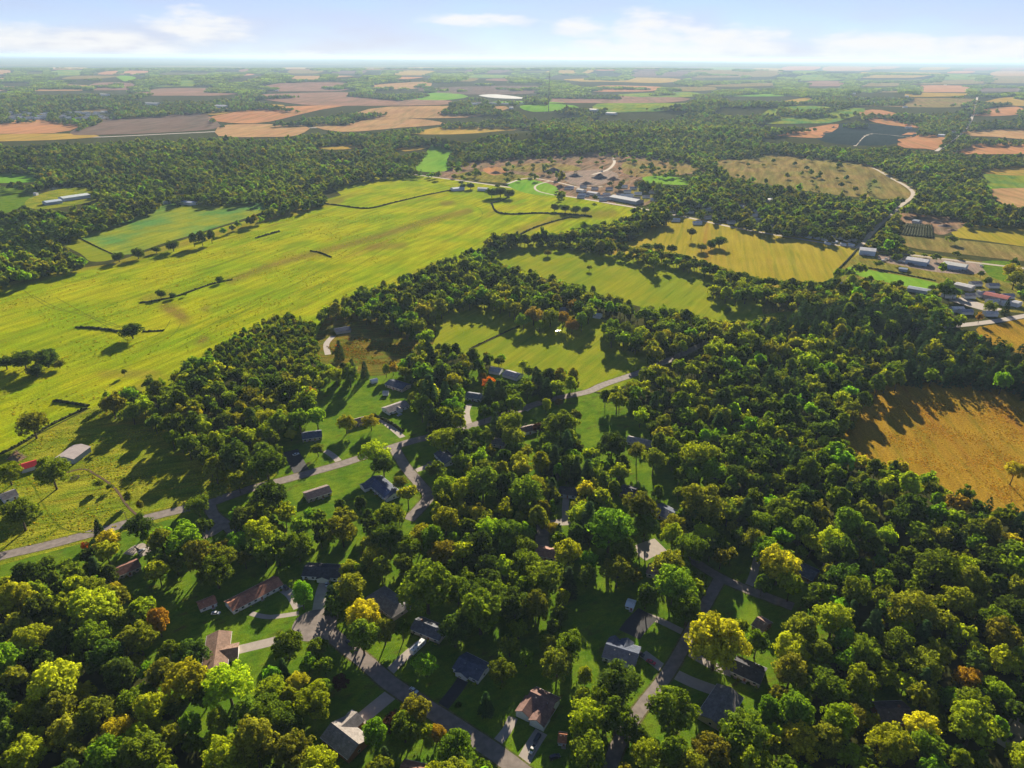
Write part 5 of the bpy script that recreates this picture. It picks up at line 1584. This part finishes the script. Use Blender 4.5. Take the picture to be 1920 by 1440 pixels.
# hand placed trees: crown centre px, crown radius px, colour, form
T = [(680, 1150, 38, 'yellow', 0), (800, 1092, 56, 'green', 0), (900, 1140, 48, 'green', 0), (705, 1043, 28, 'olive', 0), (655, 1062, 20, 'ygreen', 0), (565, 1110, 22, 'bright', 3), (798, 1242, 27, 'bright', 0), (538, 1205, 32, 'green', 0), (594, 1212, 22, 'green', 0),
     (586, 1312, 38, 'ygreen', 0), (500, 1335, 42, 'green', 0), (777, 1328, 32, 'olive', 0), (738, 1350, 22, 'maroon', 0), (702, 1372, 27, 'bright', 3), (856, 1398, 38, 'green', 0), (820, 1372, 18, 'orange', 0), (590, 1432, 40, 'ygreen', 0), (911, 1317, 13, 'pine', 9),
     (637, 1277, 17, 'maroon', 0), (560, 1275, 22, 'yellow', 0), (622, 1122, 15, 'pine', 9), (1105, 1338, 42, 'ygreen', 0), (1345, 1195, 60, 'yellow', 0), (1260, 1325, 50, 'green', 0), (1161, 1272, 42, 'dark', 0), (1217, 1415, 36, 'ygreen', 0), (1045, 1240, 34, 'olive', 0),
     (1097, 1265, 18, 'olive', 3), (1027, 1200, 18, 'olive', 0), (1066, 1202, 14, 'greyg', 3), (1266, 1087, 44, 'bright', 0), (1158, 1065, 34, 'olive', 0), (1012, 1120, 26, 'olive', 0), (1018, 1075, 42, 'green', 0), (1066, 1090, 16, 'pine', 9), (972, 1175, 22, 'ygreen', 0),
     (1193, 1375, 26, 'green', 0), (1397, 1370, 52, 'green', 0), (1333, 1405, 44, 'olive', 0), (1463, 1052, 42, 'yellow', 0), (1484, 1212, 36, 'yellow', 0), (1565, 1157, 40, 'ygreen', 0), (1717, 1137, 46, 'olive', 0), (1682, 1160, 24, 'ygreen', 0), (1761, 1058, 42, 'green', 0),
     (1729, 1242, 42, 'olive', 0), (1816, 1271, 27, 'orange', 0), (1866, 1291, 28, 'ygreen', 0), (1673, 1390, 44, 'ygreen', 0), (1755, 1350, 26, 'olive', 0), (1828, 1352, 48, 'ygreen', 0), (1784, 1306, 24, 'bright', 0), (1621, 1218, 38, 'green', 0), (1551, 1284, 38, 'green', 0),
     (1595, 1340, 32, 'olive', 0), (1498, 1385, 42, 'yellow', 0), (172, 1131, 48, 'ygreen', 0), (213, 1104, 18, 'yellow', 0), (295, 1162, 23, 'orange', 3), (258, 1190, 38, 'olive', 0), (111, 1172, 24, 'ygreen', 0), (55, 1195, 38, 'ygreen', 0), (362, 1223, 32, 'dark', 0),
     (347, 1270, 44, 'yellow', 0), (99, 1276, 50, 'ygreen', 0), (157, 1295, 22, 'yellow', 0), (175, 1335, 42, 'olive', 0), (222, 1366, 36, 'yellow', 0), (198, 1413, 44, 'bright', 0), (426, 1279, 48, 'ygreen', 0), (408, 1349, 24, 'ygreen', 3), (458, 1335, 36, 'green', 0),
     (47, 1410, 42, 'yellow', 0), (95, 880, 33, 'green', 0), (12, 880, 26, 'ygreen', 0), (35, 955, 36, 'green', 0), (58, 787, 30, 'olive', 0), (200, 1012, 27, 'yellow', 0), (184, 990, 9, 'pine', 9), (262, 982, 25, 'dark', 0), (370, 944, 22, 'green', 0), (345, 1012, 38, 'bright', 0),
     (442, 1014, 23, 'bright', 0), (158, 1022, 8, 'red', 0), (702, 846, 30, 'ygreen', 0), (718, 868, 24, 'dark', 0), (830, 817, 28, 'ygreen', 0), (890, 812, 18, 'green', 0), (835, 905, 26, 'ygreen', 0), (750, 902, 17, 'olive', 0), (850, 712, 19, 'ygreen', 0), (917, 716, 14, 'red', 0),
     (905, 706, 10, 'rust', 0), (850, 760, 21, 'bright', 0), (805, 738, 19, 'pine', 9), (777, 744, 15, 'olive', 0), (648, 790, 19, 'yellow', 0), (695, 788, 16, 'yellow', 0), (497, 780, 20, 'yellow', 0), (528, 782, 19, 'yellow', 0), (545, 813, 12, 'yellow', 0), (498, 866, 36, 'green', 0),
     (440, 850, 34, 'dark', 0), (595, 840, 14, 'green', 0), (505, 926, 34, 'dark', 0), (630, 702, 16, 'ygreen', 0), (580, 736, 15, 'orange', 0), (553, 757, 14, 'green', 0), (835, 970, 30, 'ygreen', 0), (917, 990, 28, 'ygreen', 0), (790, 1000, 26, 'ygreen', 0),
     (1148, 830, 30, 'dark', 0), (1195, 846, 17, 'olive', 2), (1226, 860, 21, 'olive', 2), (1312, 850, 34, 'ygreen', 0), (1052, 790, 34, 'green', 0), (1200, 950, 30, 'olive', 2), (1143, 987, 48, 'bright', 0), (1266, 984, 25, 'olive', 0), (1322, 938, 42, 'olive', 0),
     (1035, 988, 13, 'yellow', 0), (975, 860, 18, 'ygreen', 0), (985, 917, 36, 'bright', 0), (905, 900, 38, 'green', 0), (1903, 882, 18, 'yellow', 2), (300, 548, 11, 'dark', 1), (323, 552, 8, 'dark', 1), (346, 551, 5, 'dark', 1), (411, 522, 9, 'dark', 1), (245, 615, 22, 'dark', 1), (42, 668, 28, 'dark', 1), (85, 666, 26, 'dark', 1), (8, 675, 20, 'dark', 1),
     (65, 690, 18, 'dark', 1), (110, 680, 12, 'olive', 1), (221, 478, 14, 'dark', 1), (257, 471, 15, 'dark', 1), (292, 466, 9, 'dark', 1), (323, 456, 16, 'dark', 1), (362, 446, 9, 'dark', 3), (377, 443, 10, 'dark', 3), (395, 440, 9, 'dark', 3),
     (1212, 461, 13, 'dark', 1), (1235, 461, 13, 'dark', 1), (1260, 463, 12, 'dark', 1), (1297, 435, 8, 'dark', 2), (1316, 460, 12, 'olive', 1), (1350, 449, 15, 'dark', 1), (1334, 455, 12, 'dark', 1), (1040, 386, 10, 'dark', 1), (1060, 388, 11, 'dark', 1), (1080, 390, 11, 'dark', 1), (1098, 391, 9, 'dark', 1),
     (982, 597, 16, 'bright', 0), (1001, 588, 18, 'rust', 0), (1032, 590, 18, 'ygreen', 0), (1056, 594, 15, 'orange', 0), (1077, 572, 15, 'rust', 0), (1091, 598, 13, 'bright', 3), (1073, 608, 15, 'rust', 0), (1012, 608, 11, 'ygreen', 0), (945, 567, 13, 'rust', 0), (1150, 608, 15, 'green', 0), (1175, 614, 16, 'green', 0),
     (1202, 622, 16, 'ygreen', 0), (1250, 627, 14, 'yellow', 0), (1050, 702, 13, 'olive', 3), (1075, 702, 13, 'olive', 3), (1010, 800, 12, 'maroon', 0), (1048, 752, 9, 'rust', 0), (1024, 758, 11, 'ygreen', 3), (1364, 580, 7, 'dark', 1), (232, 695, 6, 'dark', 3), (240, 930, 9, 'olive', 3), (262, 945, 8, 'olive', 3), (185, 905, 10, 'olive', 0), (205, 912, 7, 'dark', 0),
     (860, 1320, 7, 'dark', 0), (617, 690, 11, 'ygreen', 0), (636, 655, 9, 'dark', 9), (660, 690, 9, 'pine', 9), (683, 692, 8, 'pine', 9), (632, 648, 5, 'red', 0), (1030, 505, 0.1, 'dark', 1), (1027, 472, 9, 'olive', 1), (1105, 500, 6, 'olive', 0), (868, 347, 8, 'dark', 1), (882, 346, 9, 'dark', 1), (922, 358, 13, 'dark', 1), (938, 356, 14, 'dark', 1), (955, 360, 12, 'dark', 1),
     (1898, 505, 16, 'yellow', 0), (1905, 520, 18, 'olive', 0), (1775, 540, 16, 'dark', 0), (1790, 545, 13, 'dark', 0), (1688, 530, 8, 'dark', 0), (1748, 538, 7, 'dark', 0), (1858, 573, 13, 'olive', 0), (1888, 575, 7, 'pine', 9), (1800, 548, 8, 'bright', 0), (1840, 512, 7, 'dark', 0), (1853, 525, 9, 'dark', 0),
     (1345, 1108, 0.1, 'dark', 0), (1420, 1060, 0.1, 'dark', 0)]
T = [t for t in T if t[2] > 1]
LANDMARKS += [(300, 760, 'the shadowed wood edge at the paddock'), (430, 700, 'the dense wood beside the meadow'), (100, 1350, 'the lower left woods'), (60, 1100, 'the woods under the main road'), (1500, 1300, 'the lower right woods'), (1800, 1200, 'the right edge woods'),
              (1600, 1000, 'the woods below the orange field'), (1450, 850, 'the woods left of the orange field'), (1350, 720, 'the upper right woods'), (950, 1000, 'the central woods'), (700, 980, 'the wood strip above the porch house'), (1120, 1150, 'the dark back garden'),
              (1750, 1350, 'the lower right corner woods'), (1400, 950, 'the woods right of centre'), (680, 1150, 'the round golden tree'), (1345, 1195, 'the big golden tree'), (950, 600, 'the middle pasture'), (1740, 830, 'the orange field'), (245, 615, 'the lone wide meadow tree'), (1100, 800, 'the bright green lawn'),
              (590, 1172, 'the street bulb'), (735, 845, 'the road junction'), (900, 1390, 'the lower street'), (1270, 1230, 'the right hand street'), (1400, 1105, 'the upper right street')]


def solve_tree(px, py, rpx, form):
    """crown centre pixel + radius -> base position, crown radius, height"""
    r_ = 7.0; x = y = 0
    for _ in range(6):
        ratio = {9: 4.2, 1: 1.55, 2: 2.9, 3: 3.0}.get(form, 2.15)
        h = r_ * ratio
        zc = h * (.5 if form == 9 else .62)
        g = G(px, py, zc)
        q = (np.array(g) - np.array([0, 0, CAM_H])) @ ROTN
        r_ = rpx * (-q[2]) / FPX
    return g.x, g.y, r_, h


trees = []      # dict: x,y,r,h,col,form,kind,px,py,rp
for (px, py, rp, colr, form) in T:
    x, y, r_, h = solve_tree(px, py, rp, form)
    trees.append(dict(x=x, y=y, r=r_, h=h, col=colr, kind='c' if form == 9 else 'b', form=form, px=px, py=py, rp=rp, hand=True))

# automatic: jittered grids in rings of distance, kept where the crown falls on wooded ground


def candidates(d0, d1, s, nr):
    n = int(2 * d1 / s)
    hx = d1 * .90
    gx_, gy_ = np.meshgrid(np.arange(-hx, hx, s), np.arange(0, d1, s))
    p = np.stack([gx_.ravel(), gy_.ravel()], 1)
    p[:, 0] += (np.floor(p[:, 1] / s) % 2) * s * .5
    p += nr.uniform(-.33, .33, p.shape) * s
    d = np.hypot(p[:, 0], p[:, 1])
    az = np.degrees(np.arctan2(p[:, 0], p[:, 1]))
    k = (d >= d0) & (d < d1) & (np.abs(az) < np.where(d < 700, 62, 42))
    return p[k]


nr = np.random.default_rng(11)


def classify(p, r_, h):
    """returns keep mask, crown px"""
    z0 = height(p[:, 0], p[:, 1])
    cen = np.column_stack([p, z0 + h * .62])
    q = proj(cen)
    dd = np.linalg.norm(cen - np.array([0, 0, CAM_H]), axis=1)
    rp = r_ / dd * FPX
    keep = np.ones(len(p), bool)
    tops = q.copy(); tops[:, 1] -= rp * np.where(dd > 450, 1.0, .78)
    bots = q.copy(); bots[:, 1] += rp * .35
    lf = q.copy(); lf[:, 0] -= rp * .45
    rt = q.copy(); rt[:, 0] += rp * .45
    base = proj(np.column_stack([p, z0]))
    lot = np.random.default_rng(5).random(len(p))
    for io, poly in enumerate(OPEN):
        a = np.asarray(poly)
        x0, y0 = a.min(0) - 80; x1, y1 = a.max(0) + 80
        k = np.nonzero(keep & (q[:, 0] > x0) & (q[:, 0] < x1) & (q[:, 1] > y0) & (q[:, 1] < y1))[0]
        if len(k) == 0:
            continue
        bad = np.zeros(len(k), bool)
        for s in (q, tops, bots, lf, rt):
            bad |= inside(s[k], a)
        if io in SPARSE:
            bad &= lot[k] > SPARSE[io]
        keep[k[bad]] = False
    return keep, q, rp


def choose(p, q, nr, calm=False):
    n = len(p)
    cols = []
    u = nr.random(n)
    nv = np.sin(p[:, 0] / 41 + 1.3) * np.sin(p[:, 1] / 57 + .4) + np.sin(p[:, 0] / 17 + p[:, 1] / 23)
    yz = np.zeros(n)
    for poly, f in YELLOWZ:
        yz[inside(q, poly)] = f
    pc = np.full(n, .03)
    for poly, f in PINES:
        pc[inside(q, poly)] = f
    con = nr.random(n) < pc
    d = np.hypot(p[:, 0], p[:, 1])
    for i in range(n):
        if con[i]:
            cols.append('pine'); continue
        v = u[i]
        if v < yz[i]:
            cols.append('yellow' if v < yz[i] * .14 else ('ygreen' if v < yz[i] * .7 else 'olive'))
        else:
            v = (nr.random() if not calm else nr.random() * .9) + .10 * nv[i] * (0 if calm else 1)
            cols.append('dark' if v < .24 else 'green' if v < .60 else 'olive' if v < .80 else 'bright' if v < .90 else 'ygreen' if v < 1.06 else ('yellow' if v < 1.10 else 'rust' if v < 1.13 else 'orange'))
    return cols, con


# near ring: greedy spacing
p = candidates(120, 1000, 6.4, nr)
r_ = nr.uniform(4.4, 10.0, len(p))
pre_q = proj(np.column_stack([p, np.full(len(p), 9.0)]))
for poly in SMALL:
    k = inside(pre_q, poly)
    r_[k] = nr.uniform(3.0, 4.2, k.sum())
h_ = r_ * nr.uniform(1.7, 2.3, len(p)) + 3
keep, q, rp = classify(p, r_, h_)
p, r_, h_, q, rp = p[keep], r_[keep], h_[keep], q[keep], rp[keep]
hd = np.array(HOUSE_DISCS)
ok = np.ones(len(p), bool)
for (hx, hy, hr, _) in HOUSE_DISCS:
    ok &= np.hypot(p[:, 0] - hx, p[:, 1] - hy) > hr
p, r_, h_, q, rp = p[ok], r_[ok], h_[ok], q[ok], rp[ok]
cols, con = choose(p, q, nr)
order = nr.permutation(len(p))
cellsz = 12.0
gridh = {}


def gadd(x, y, r):
    gridh.setdefault((int(x // cellsz), int(y // cellsz)), []).append((x, y, r))


def gfree(x, y, r, f):
    cx, cy = int(x // cellsz), int(y // cellsz)
    for i in (-2, -1, 0, 1, 2):
        for j in (-2, -1, 0, 1, 2):
            for (a, b_, c) in gridh.get((cx + i, cy + j), ()):
                if (a - x) ** 2 + (b_ - y) ** 2 < (f * (r + c)) ** 2:
                    return False
    return True


BELTS = [([(1100, 455), (1150, 462), (1230, 476), (1300, 490), (1350, 508), (1420, 525), (1500, 534), (1560, 538)], 12, 11), ([(1370, 520), (1430, 535), (1500, 548)], 6, 10), ([(935, 448), (1000, 446), (1100, 440), (1180, 425), (1250, 402)], 12, 11)]
for pts, n_, rp_ in BELTS:
    pp = smooth_poly(pts, False, n_)
    for q_ in pp:
        x, y, r1, h1 = solve_tree(q_.x + nr.uniform(-3, 3), q_.y + nr.uniform(-3, 3), rp_ * nr.uniform(.7, 1.15), 0)
        trees.append(dict(x=x, y=y, r=r1, h=h1, col=['dark', 'green', 'dark', 'olive'][int(nr.integers(0, 4))], kind='b', form=int(nr.integers(0, 2)), px=q_.x, py=q_.y, rp=rp_, hand=False))
for t in trees:
    gadd(t['x'], t['y'], t['r'])
for i in order:
    rr_ = r_[i] * (.62 if con[i] else 1)
    if gfree(p[i, 0], p[i, 1], rr_, .60):
        gadd(p[i, 0], p[i, 1], rr_)
        trees.append(dict(x=float(p[i, 0]), y=float(p[i, 1]), r=float(rr_), h=float(h_[i]) * (1.12 if con[i] else 1.06), col=cols[i], kind='c' if con[i] else 'b', form=[0, 1, 3, 4, 5, 6, 7][int(nr.integers(0, 7))], px=float(q[i, 0]), py=float(q[i, 1]), rp=float(rp[i]), hand=False))

inframe = lambda t: -10 < t['px'] < 1930 and t['py'] < 1460
for t in trees:
    t['score'] = t['rp'] * (1 if inframe(t) else .01) + (12 if t['hand'] and t['py'] > 500 else 0) + (200 if t['hand'] and t['rp'] > 6 else 0)
bl = sorted([t for t in trees if t['kind'] == 'b'], key=lambda t: -t['score'])
cl = sorted([t for t in trees if t['kind'] == 'c'], key=lambda t: -t['score'])
single = bl[:300] + [t for t in cl[:60]]
rest_near = bl[300:] + cl[60:]


def jit(c, nr, a=.16):
    c = np.array(c); k = 1 + nr.normal() * a
    return tuple(float(v) for v in np.clip(c * k * (1 + nr.normal(size=3) * .06), .004, .6))


ORDW = ['', 'second ', 'third ', 'fourth ', 'fifth ', 'sixth ', 'seventh ', 'eighth ', 'ninth ', 'tenth ', 'eleventh ', 'twelfth ', 'thirteenth ', 'fourteenth ', 'fifteenth ', 'sixteenth ', 'seventeenth ', 'eighteenth ', 'nineteenth ', 'twentieth ']
groups_ = {}
for t in single:
    lx, ly, ph = min(LANDMARKS, key=lambda l: math.hypot(t['px'] - l[0], t['py'] - l[1]) + (1e4 if math.hypot(t['px'] - l[0], t['py'] - l[1]) < 10 else 0))
    dx, dy = t['px'] - lx, t['py'] - ly
    v_ = 'above' if dy < 0 else 'below'
    hz_ = 'right of' if dx > 0 else 'left of'
    if abs(dx) > 2.2 * abs(dy):
        rel = hz_
    elif abs(dy) > 2.2 * abs(dx):
        rel = v_
    else:
        rel = v_ + ' and ' + hz_
    big = 'large' if t['r'] > 8.2 else ('small' if t['r'] < 4.8 else 'medium')
    base_ = big + ' ' + ('conical evergreen' if t['kind'] == 'c' else WORD[t['col']] + ' tree')
    t['d_'] = math.hypot(dx, dy)
    groups_.setdefault((base_, rel, ph), []).append(t)
for (base_, rel, ph), ts in groups_.items():
    ts.sort(key=lambda t: t['d_'])
    for i, t in enumerate(ts):
        lb = (ORDW[min(i, 19)] + 'nearest ' if len(ts) > 1 else '') + base_ + ' ' + rel + ' ' + ph
        if len(lb.split()) > 16:
            lb = lb.replace(' and ', ' ')
        t['label'] = lb

for t in single:
    e = bpy.data.objects.new('pine_tree' if t['kind'] == 'c' else 'broadleaf_tree', None)
    C.objects.link(e)
    z = float(height(t['x'], t['y']))
    e.location = (t['x'], t['y'], z)
    e.rotation_euler = (0, 0, nr.uniform(0, 6.28))
    e['label'] = t['label']; e['category'] = 'evergreen' if t['kind'] == 'c' else 'tree'
    e['group'] = 'evergreens among the houses' if t['kind'] == 'c' else 'trees of the neighbourhood and woods'
    if t['kind'] == 'c':
        i = int(nr.integers(0, 3)); meshes = (CON0[i], CTR0[i]); sx = t['r'] / 3.6; sz = t['h'] / 17
    else:
        f = t['form']
        i = {0: [0, 1, 4, 6][int(nr.integers(0, 4))], 1: 8, 2: 2, 3: 3}[f] if t['hand'] else f
        meshes = (CROWN0[i], TRUNK0[i]); sx = t['r'] / 7.0; sz = t['h'] / 17
        if t['hand'] and f == 1:
            sz = t['h'] / 16
    e.scale = (sx, sx, sz)
    tint = jit(PAL[t['col']], nr)
    for nm, me in (('crown', meshes[0]), ('trunk', meshes[1])):
        o = bpy.data.objects.new(nm, me)
        C.objects.link(o); o.parent = e
        o['tint'] = tint


# mid and far woods as points with attributes
def wood_object(name, recs, colkey, label=None):
    """recs: list of (x,y,z, rot, sx, sz, tint, idx)"""
    n = len(recs)
    me = bpy.data.meshes.new(name)
    me.from_pydata([r_[:3] for r_ in recs], [], [])
    def at(nm, tp, key, arr):
        a = me.attributes.new(nm, tp, 'POINT'); a.data.foreach_set(key, np.asarray(arr, np.float32).ravel() if tp != 'INT' else np.asarray(arr, np.int32))
    at('rot', 'FLOAT_VECTOR', 'vector', [(0, 0, r_[3]) for r_ in recs])
    at('scl', 'FLOAT_VECTOR', 'vector', [(r_[4], r_[4], r_[5]) for r_ in recs])
    at('tint', 'FLOAT_COLOR', 'color', [(*r_[6], 1) for r_ in recs])
    at('pick', 'INT', 'value', [r_[7] for r_ in recs])
    o = bpy.data.objects.new(name, me); C.objects.link(o)
    o['kind'] = 'stuff'
    if label:
        o['label'] = label; o['category'] = 'woods'
    ng = bpy.data.node_groups.new(name, 'GeometryNodeTree')
    ng.interface.new_socket('Geometry', in_out='INPUT', socket_type='NodeSocketGeometry')
    ng.interface.new_socket('Geometry', in_out='OUTPUT', socket_type='NodeSocketGeometry')
    NN, LL = ng.nodes, ng.links
    gi = NN.new('NodeGroupInput'); go = NN.new('NodeGroupOutput')
    ci = NN.new('GeometryNodeCollectionInfo'); ci.inputs['Collection'].default_value = COLS[colkey]
    ci.inputs['Separate Children'].default_value = True; ci.inputs['Reset Children'].default_value = True
    ip = NN.new('GeometryNodeInstanceOnPoints'); ip.inputs['Pick Instance'].default_value = True
    def na(nm, tp):
        a = NN.new('GeometryNodeInputNamedAttribute'); a.data_type = tp; a.inputs['Name'].default_value = nm
        return a.outputs['Attribute']
    LL.new(gi.outputs[0], ip.inputs['Points']); LL.new(ci.outputs[0], ip.inputs['Instance'])
    LL.new(na('pick', 'INT'), ip.inputs['Instance Index']); LL.new(na('scl', 'FLOAT_VECTOR'), ip.inputs['Scale'])
    er = NN.new('FunctionNodeEulerToRotation'); LL.new(na('rot', 'FLOAT_VECTOR'), er.inputs[0]); LL.new(er.outputs[0], ip.inputs['Rotation'])
    LL.new(ip.outputs[0], go.inputs[0])
    md = o.modifiers.new('woods', 'NODES'); md.node_group = ng
    return o


def rec_of(t, n_b, n_c):
    c = t['kind'] == 'c'
    return (t['x'], t['y'], float(height(t['x'], t['y'])), nr.uniform(0, 6.28), t['r'] / (3.6 if c else 7), t['h'] / 17, jit(PAL[t['col']], nr), int(nr.integers(0, n_c if c else n_b)))


wood_object('broadleaf_woods', [rec_of(t, 5, 2) for t in rest_near if t['kind'] == 'b'], 'mid', 'mass of smaller broadleaf trees filling the near woods and belts')
wood_object('pine_woods', [rec_of(t, 5, 2) for t in rest_near if t['kind'] == 'c'], 'midc', 'mass of dark pines in the plantations right of the middle')

for (nm, d0, d1, s, ck, cc, rmin, rmax) in (('distant_woods', 1000, 2600, 11.5, 'far', 'farc', 4.6, 8.4), ('distant_woods', 2600, 5600, 16.5, 'far', 'farc', 6.5, 10.0)):
    p = candidates(d0, d1, s, nr)
    r_ = nr.uniform(rmin, rmax, len(p)); h_ = r_ * nr.uniform(1.6, 2.1, len(p)) + 3
    keep, q, rp = classify(p, r_, h_)
    # thin out in a few clearings so the outline of the woods is uneven
    nv = np.sin(p[:, 0] / 170 + 1) * np.sin(p[:, 1] / 230 + 2) + .6 * np.sin(p[:, 0] / 63 + p[:, 1] / 91)
    keep &= ~((nv > 1.15) & (nr.random(len(p)) < .7))
    if d0 >= 2600:
        outf = (q[:, 0] < -10) | (q[:, 0] > 1930)
        keep &= ~(outf & (np.sin(p[:, 0] / 400) * np.sin(p[:, 1] / 330) > .3))
    p, r_, h_, q = p[keep], r_[keep], h_[keep], q[keep]
    cols, con = choose(p, q, nr, True)
    z = height(p[:, 0], p[:, 1])
    h_ = h_ * (1 + .25 * np.sin(p[:, 0] / 37 + 2 * np.sin(p[:, 1] / 53)) * np.sin(p[:, 1] / 41) + nr.normal(size=len(p)) * .22)
    RB = []; RC = []
    tn = np.clip(.86 + .3 * np.sin(p[:, 0] / 83 + 1.7 * np.sin(p[:, 1] / 140)) * np.sin(p[:, 1] / 97 + 1.3 * np.sin(p[:, 0] / 120)), .55, 1.9)
    for i in range(len(p)):
        c = con[i]
        rec = (float(p[i, 0]), float(p[i, 1]), float(z[i]) - .3, float(nr.uniform(0, 6.28)), float(r_[i]) / (4.6 if c else 7), float(h_[i]) / 17, tuple(v * float(tn[i]) for v in jit(PAL[cols[i]], nr, .1)), int(nr.integers(0, 2 if c else 4)))
        (RC if c else RB).append(rec)
    wood_object(nm, RB, ck, ('mass of broadleaf woods in the middle distance' if d0 < 2000 else 'mass of woods in the far distance'))
    if RC:
        wood_object('distant_pines', RC, cc, ('mass of scattered pines in the middle distance' if d0 < 2000 else 'mass of scattered pines in the far distance'))
    print('distant', d0, len(RB), len(RC))

p = candidates(5600, 15000, 62, nr)
keep, q, rp = classify(p, np.full(len(p), 12.), np.full(len(p), 14.))
nv = np.sin(p[:, 0] / 900 + 1) * np.sin(p[:, 1] / 1300 + 2) + .7 * np.sin(p[:, 0] / 410 + p[:, 1] / 700) + nr.normal(size=len(p)) * .15
keep &= ~(nv > .62)
p = p[keep]
z = height(p[:, 0], p[:, 1])
recs = [(float(p[i, 0]), float(p[i, 1]), float(z[i]) - 1, float(nr.uniform(0, 6.28)), float(nr.uniform(.8, 1.3)), float(nr.uniform(.8, 1.4)), jit(PAL['dark' if nr.random() < .5 else 'green'], nr, .2), int(nr.integers(0, 4))) for i in range(len(p))]
wood_object('horizon_woods', recs, 'grove', 'mass of woods toward the horizon')
print('groves', len(recs), 'near rest', len(rest_near), 'single', len(single))

# ------------------------------------------------------------------ weeds and tussocks on the rough grass
tuft = []
for i in range(3):
    q = leaf_cloud(np.random.default_rng(400 + i), np.array([[0, 0, .25, .55], [.5, .2, .2, .4], [-.3, .45, .2, .4]]), 6, .32, up=.8)
    tuft.append(quads_mesh('tussock', q, [M_LEAF]))
COLS['tuft'] = proto_collection('tussock_proto', tuft)


def weeds(name, poly, n, s0, s1, tints, label, seed, clump=30.0):
    r2 = np.random.default_rng(seed)
    W = np.array([[G(*q).x, G(*q).y] for q in poly])
    P = r2.uniform(W.min(0), W.max(0), (n * 4, 2))
    P = P[inside(P, W)]
    nv = np.sin(P[:, 0] / clump + 1.5 * np.sin(P[:, 1] / clump * .7)) + np.sin(P[:, 1] / clump * 1.3 + np.sin(P[:, 0] / clump * .6)) + r2.normal(size=len(P)) * .7
    P = P[nv > .2][:n]
    recs = []
    for x, y in P:
        sc = r2.uniform(s0, s1)
        recs.append((float(x), float(y), 0.03, float(r2.uniform(0, 6.28)), float(sc), float(sc * r2.uniform(.35, .7)), jit(tints[int(r2.integers(0, len(tints)))], r2, .2), int(r2.integers(0, 3))))
    wood_object(name, recs, 'tuft')


GT = [(0.24, 0.29, 0.012), (0.32, 0.32, 0.014), (0.18, 0.22, 0.012), (0.33, 0.27, 0.02)]
weeds('paddock_weeds', [(-60, 1000), (0, 855), (165, 770), (230, 760), (440, 880), (460, 915), (350, 955), (180, 1000), (-60, 1050)], 2400, .35, .9, GT, '', 1, 12)
weeds('meadow_weeds', [(-60, 680), (0, 560), (200, 505), (560, 400), (850, 400), (560, 590), (380, 650), (180, 750), (0, 840), (-60, 860)], 5000, .5, 1.3, GT, '', 2, 26)
weeds('bean_stalks', [(1640, 780), (1700, 740), (1960, 770), (1960, 980), (1780, 895), (1660, 850)], 6000, .35, .7, [(0.40, 0.24, 0.03), (0.46, 0.29, 0.04), (0.32, 0.17, 0.03)], '', 3, 9)
weeds('field_weeds', [(610, 650), (660, 630), (780, 650), (740, 685), (650, 680)], 1500, .5, 1.2, [(0.24, 0.12, 0.02), (0.20, 0.17, 0.02), (0.12, 0.13, 0.02)], '', 4, 9)

# garden shrubs along the walls of the nearer houses
SHR = []
for i in range(3):
    q, _ = broadleaf(500 + i, 1.0, 1.7, 16, 14, .17, 'bush')
    SHR.append(quads_mesh('leaves', q, [M_LEAF]))
for e in [h for h in HOUSE_PX if h.name.split('.')[0] in ('house', 'ranch_house')][:24]:
    wl_ = [c for c in e.children if c.name.startswith('wall')][0]
    bb = [Vector(c) for c in wl_.bound_box]
    L2 = max(b_.x for b_ in bb); W2 = max(b_.y for b_ in bb)
    if e.location.length > 620:
        continue
    ph = e['label']
    short = ' '.join(ph.split()[:7])
    for j, t_ in enumerate((-.8, -.35, .3, .85)):
        loc = e.location + e.rotation_euler.to_matrix() @ Vector((t_ * L2, -W2 - 1.0 - .3 * random.random(), 0))
        o = bpy.data.objects.new('garden_shrub', SHR[j % 3]); C.objects.link(o)
        o.location = (loc.x, loc.y, .02); sc = random.uniform(.7, 1.25); o.scale = (sc, sc, sc * random.uniform(.8, 1.1)); o.rotation_euler = (0, 0, random.uniform(0, 6))
        o['tint'] = jit(PAL[random.choice(['green', 'olive', 'dark', 'ygreen'])], nr)
        tag(o, '%s low shrub along the near wall of the %s' % (['first', 'second', 'third', 'fourth'][j], short), 'shrub', 'shrubs along house walls')

# ------------------------------------------------------------------ haze
hz = MB(); hz.box(-63000, 63000, -63000, 63000, -1.0, 300.0)
m, nt, N, L, out = new_mat('haze_air')
pv = N.new('ShaderNodeVolumePrincipled')
pv.inputs['Color'].default_value = (0.50, 0.69, 0.95, 1)
pv.inputs['Density'].default_value = 0.000034
pv.inputs['Anisotropy'].default_value = 0.2
L.new(pv.outputs[0], out.inputs['Volume'])
ho = hz.build('haze', m)
ho['kind'] = 'stuff'
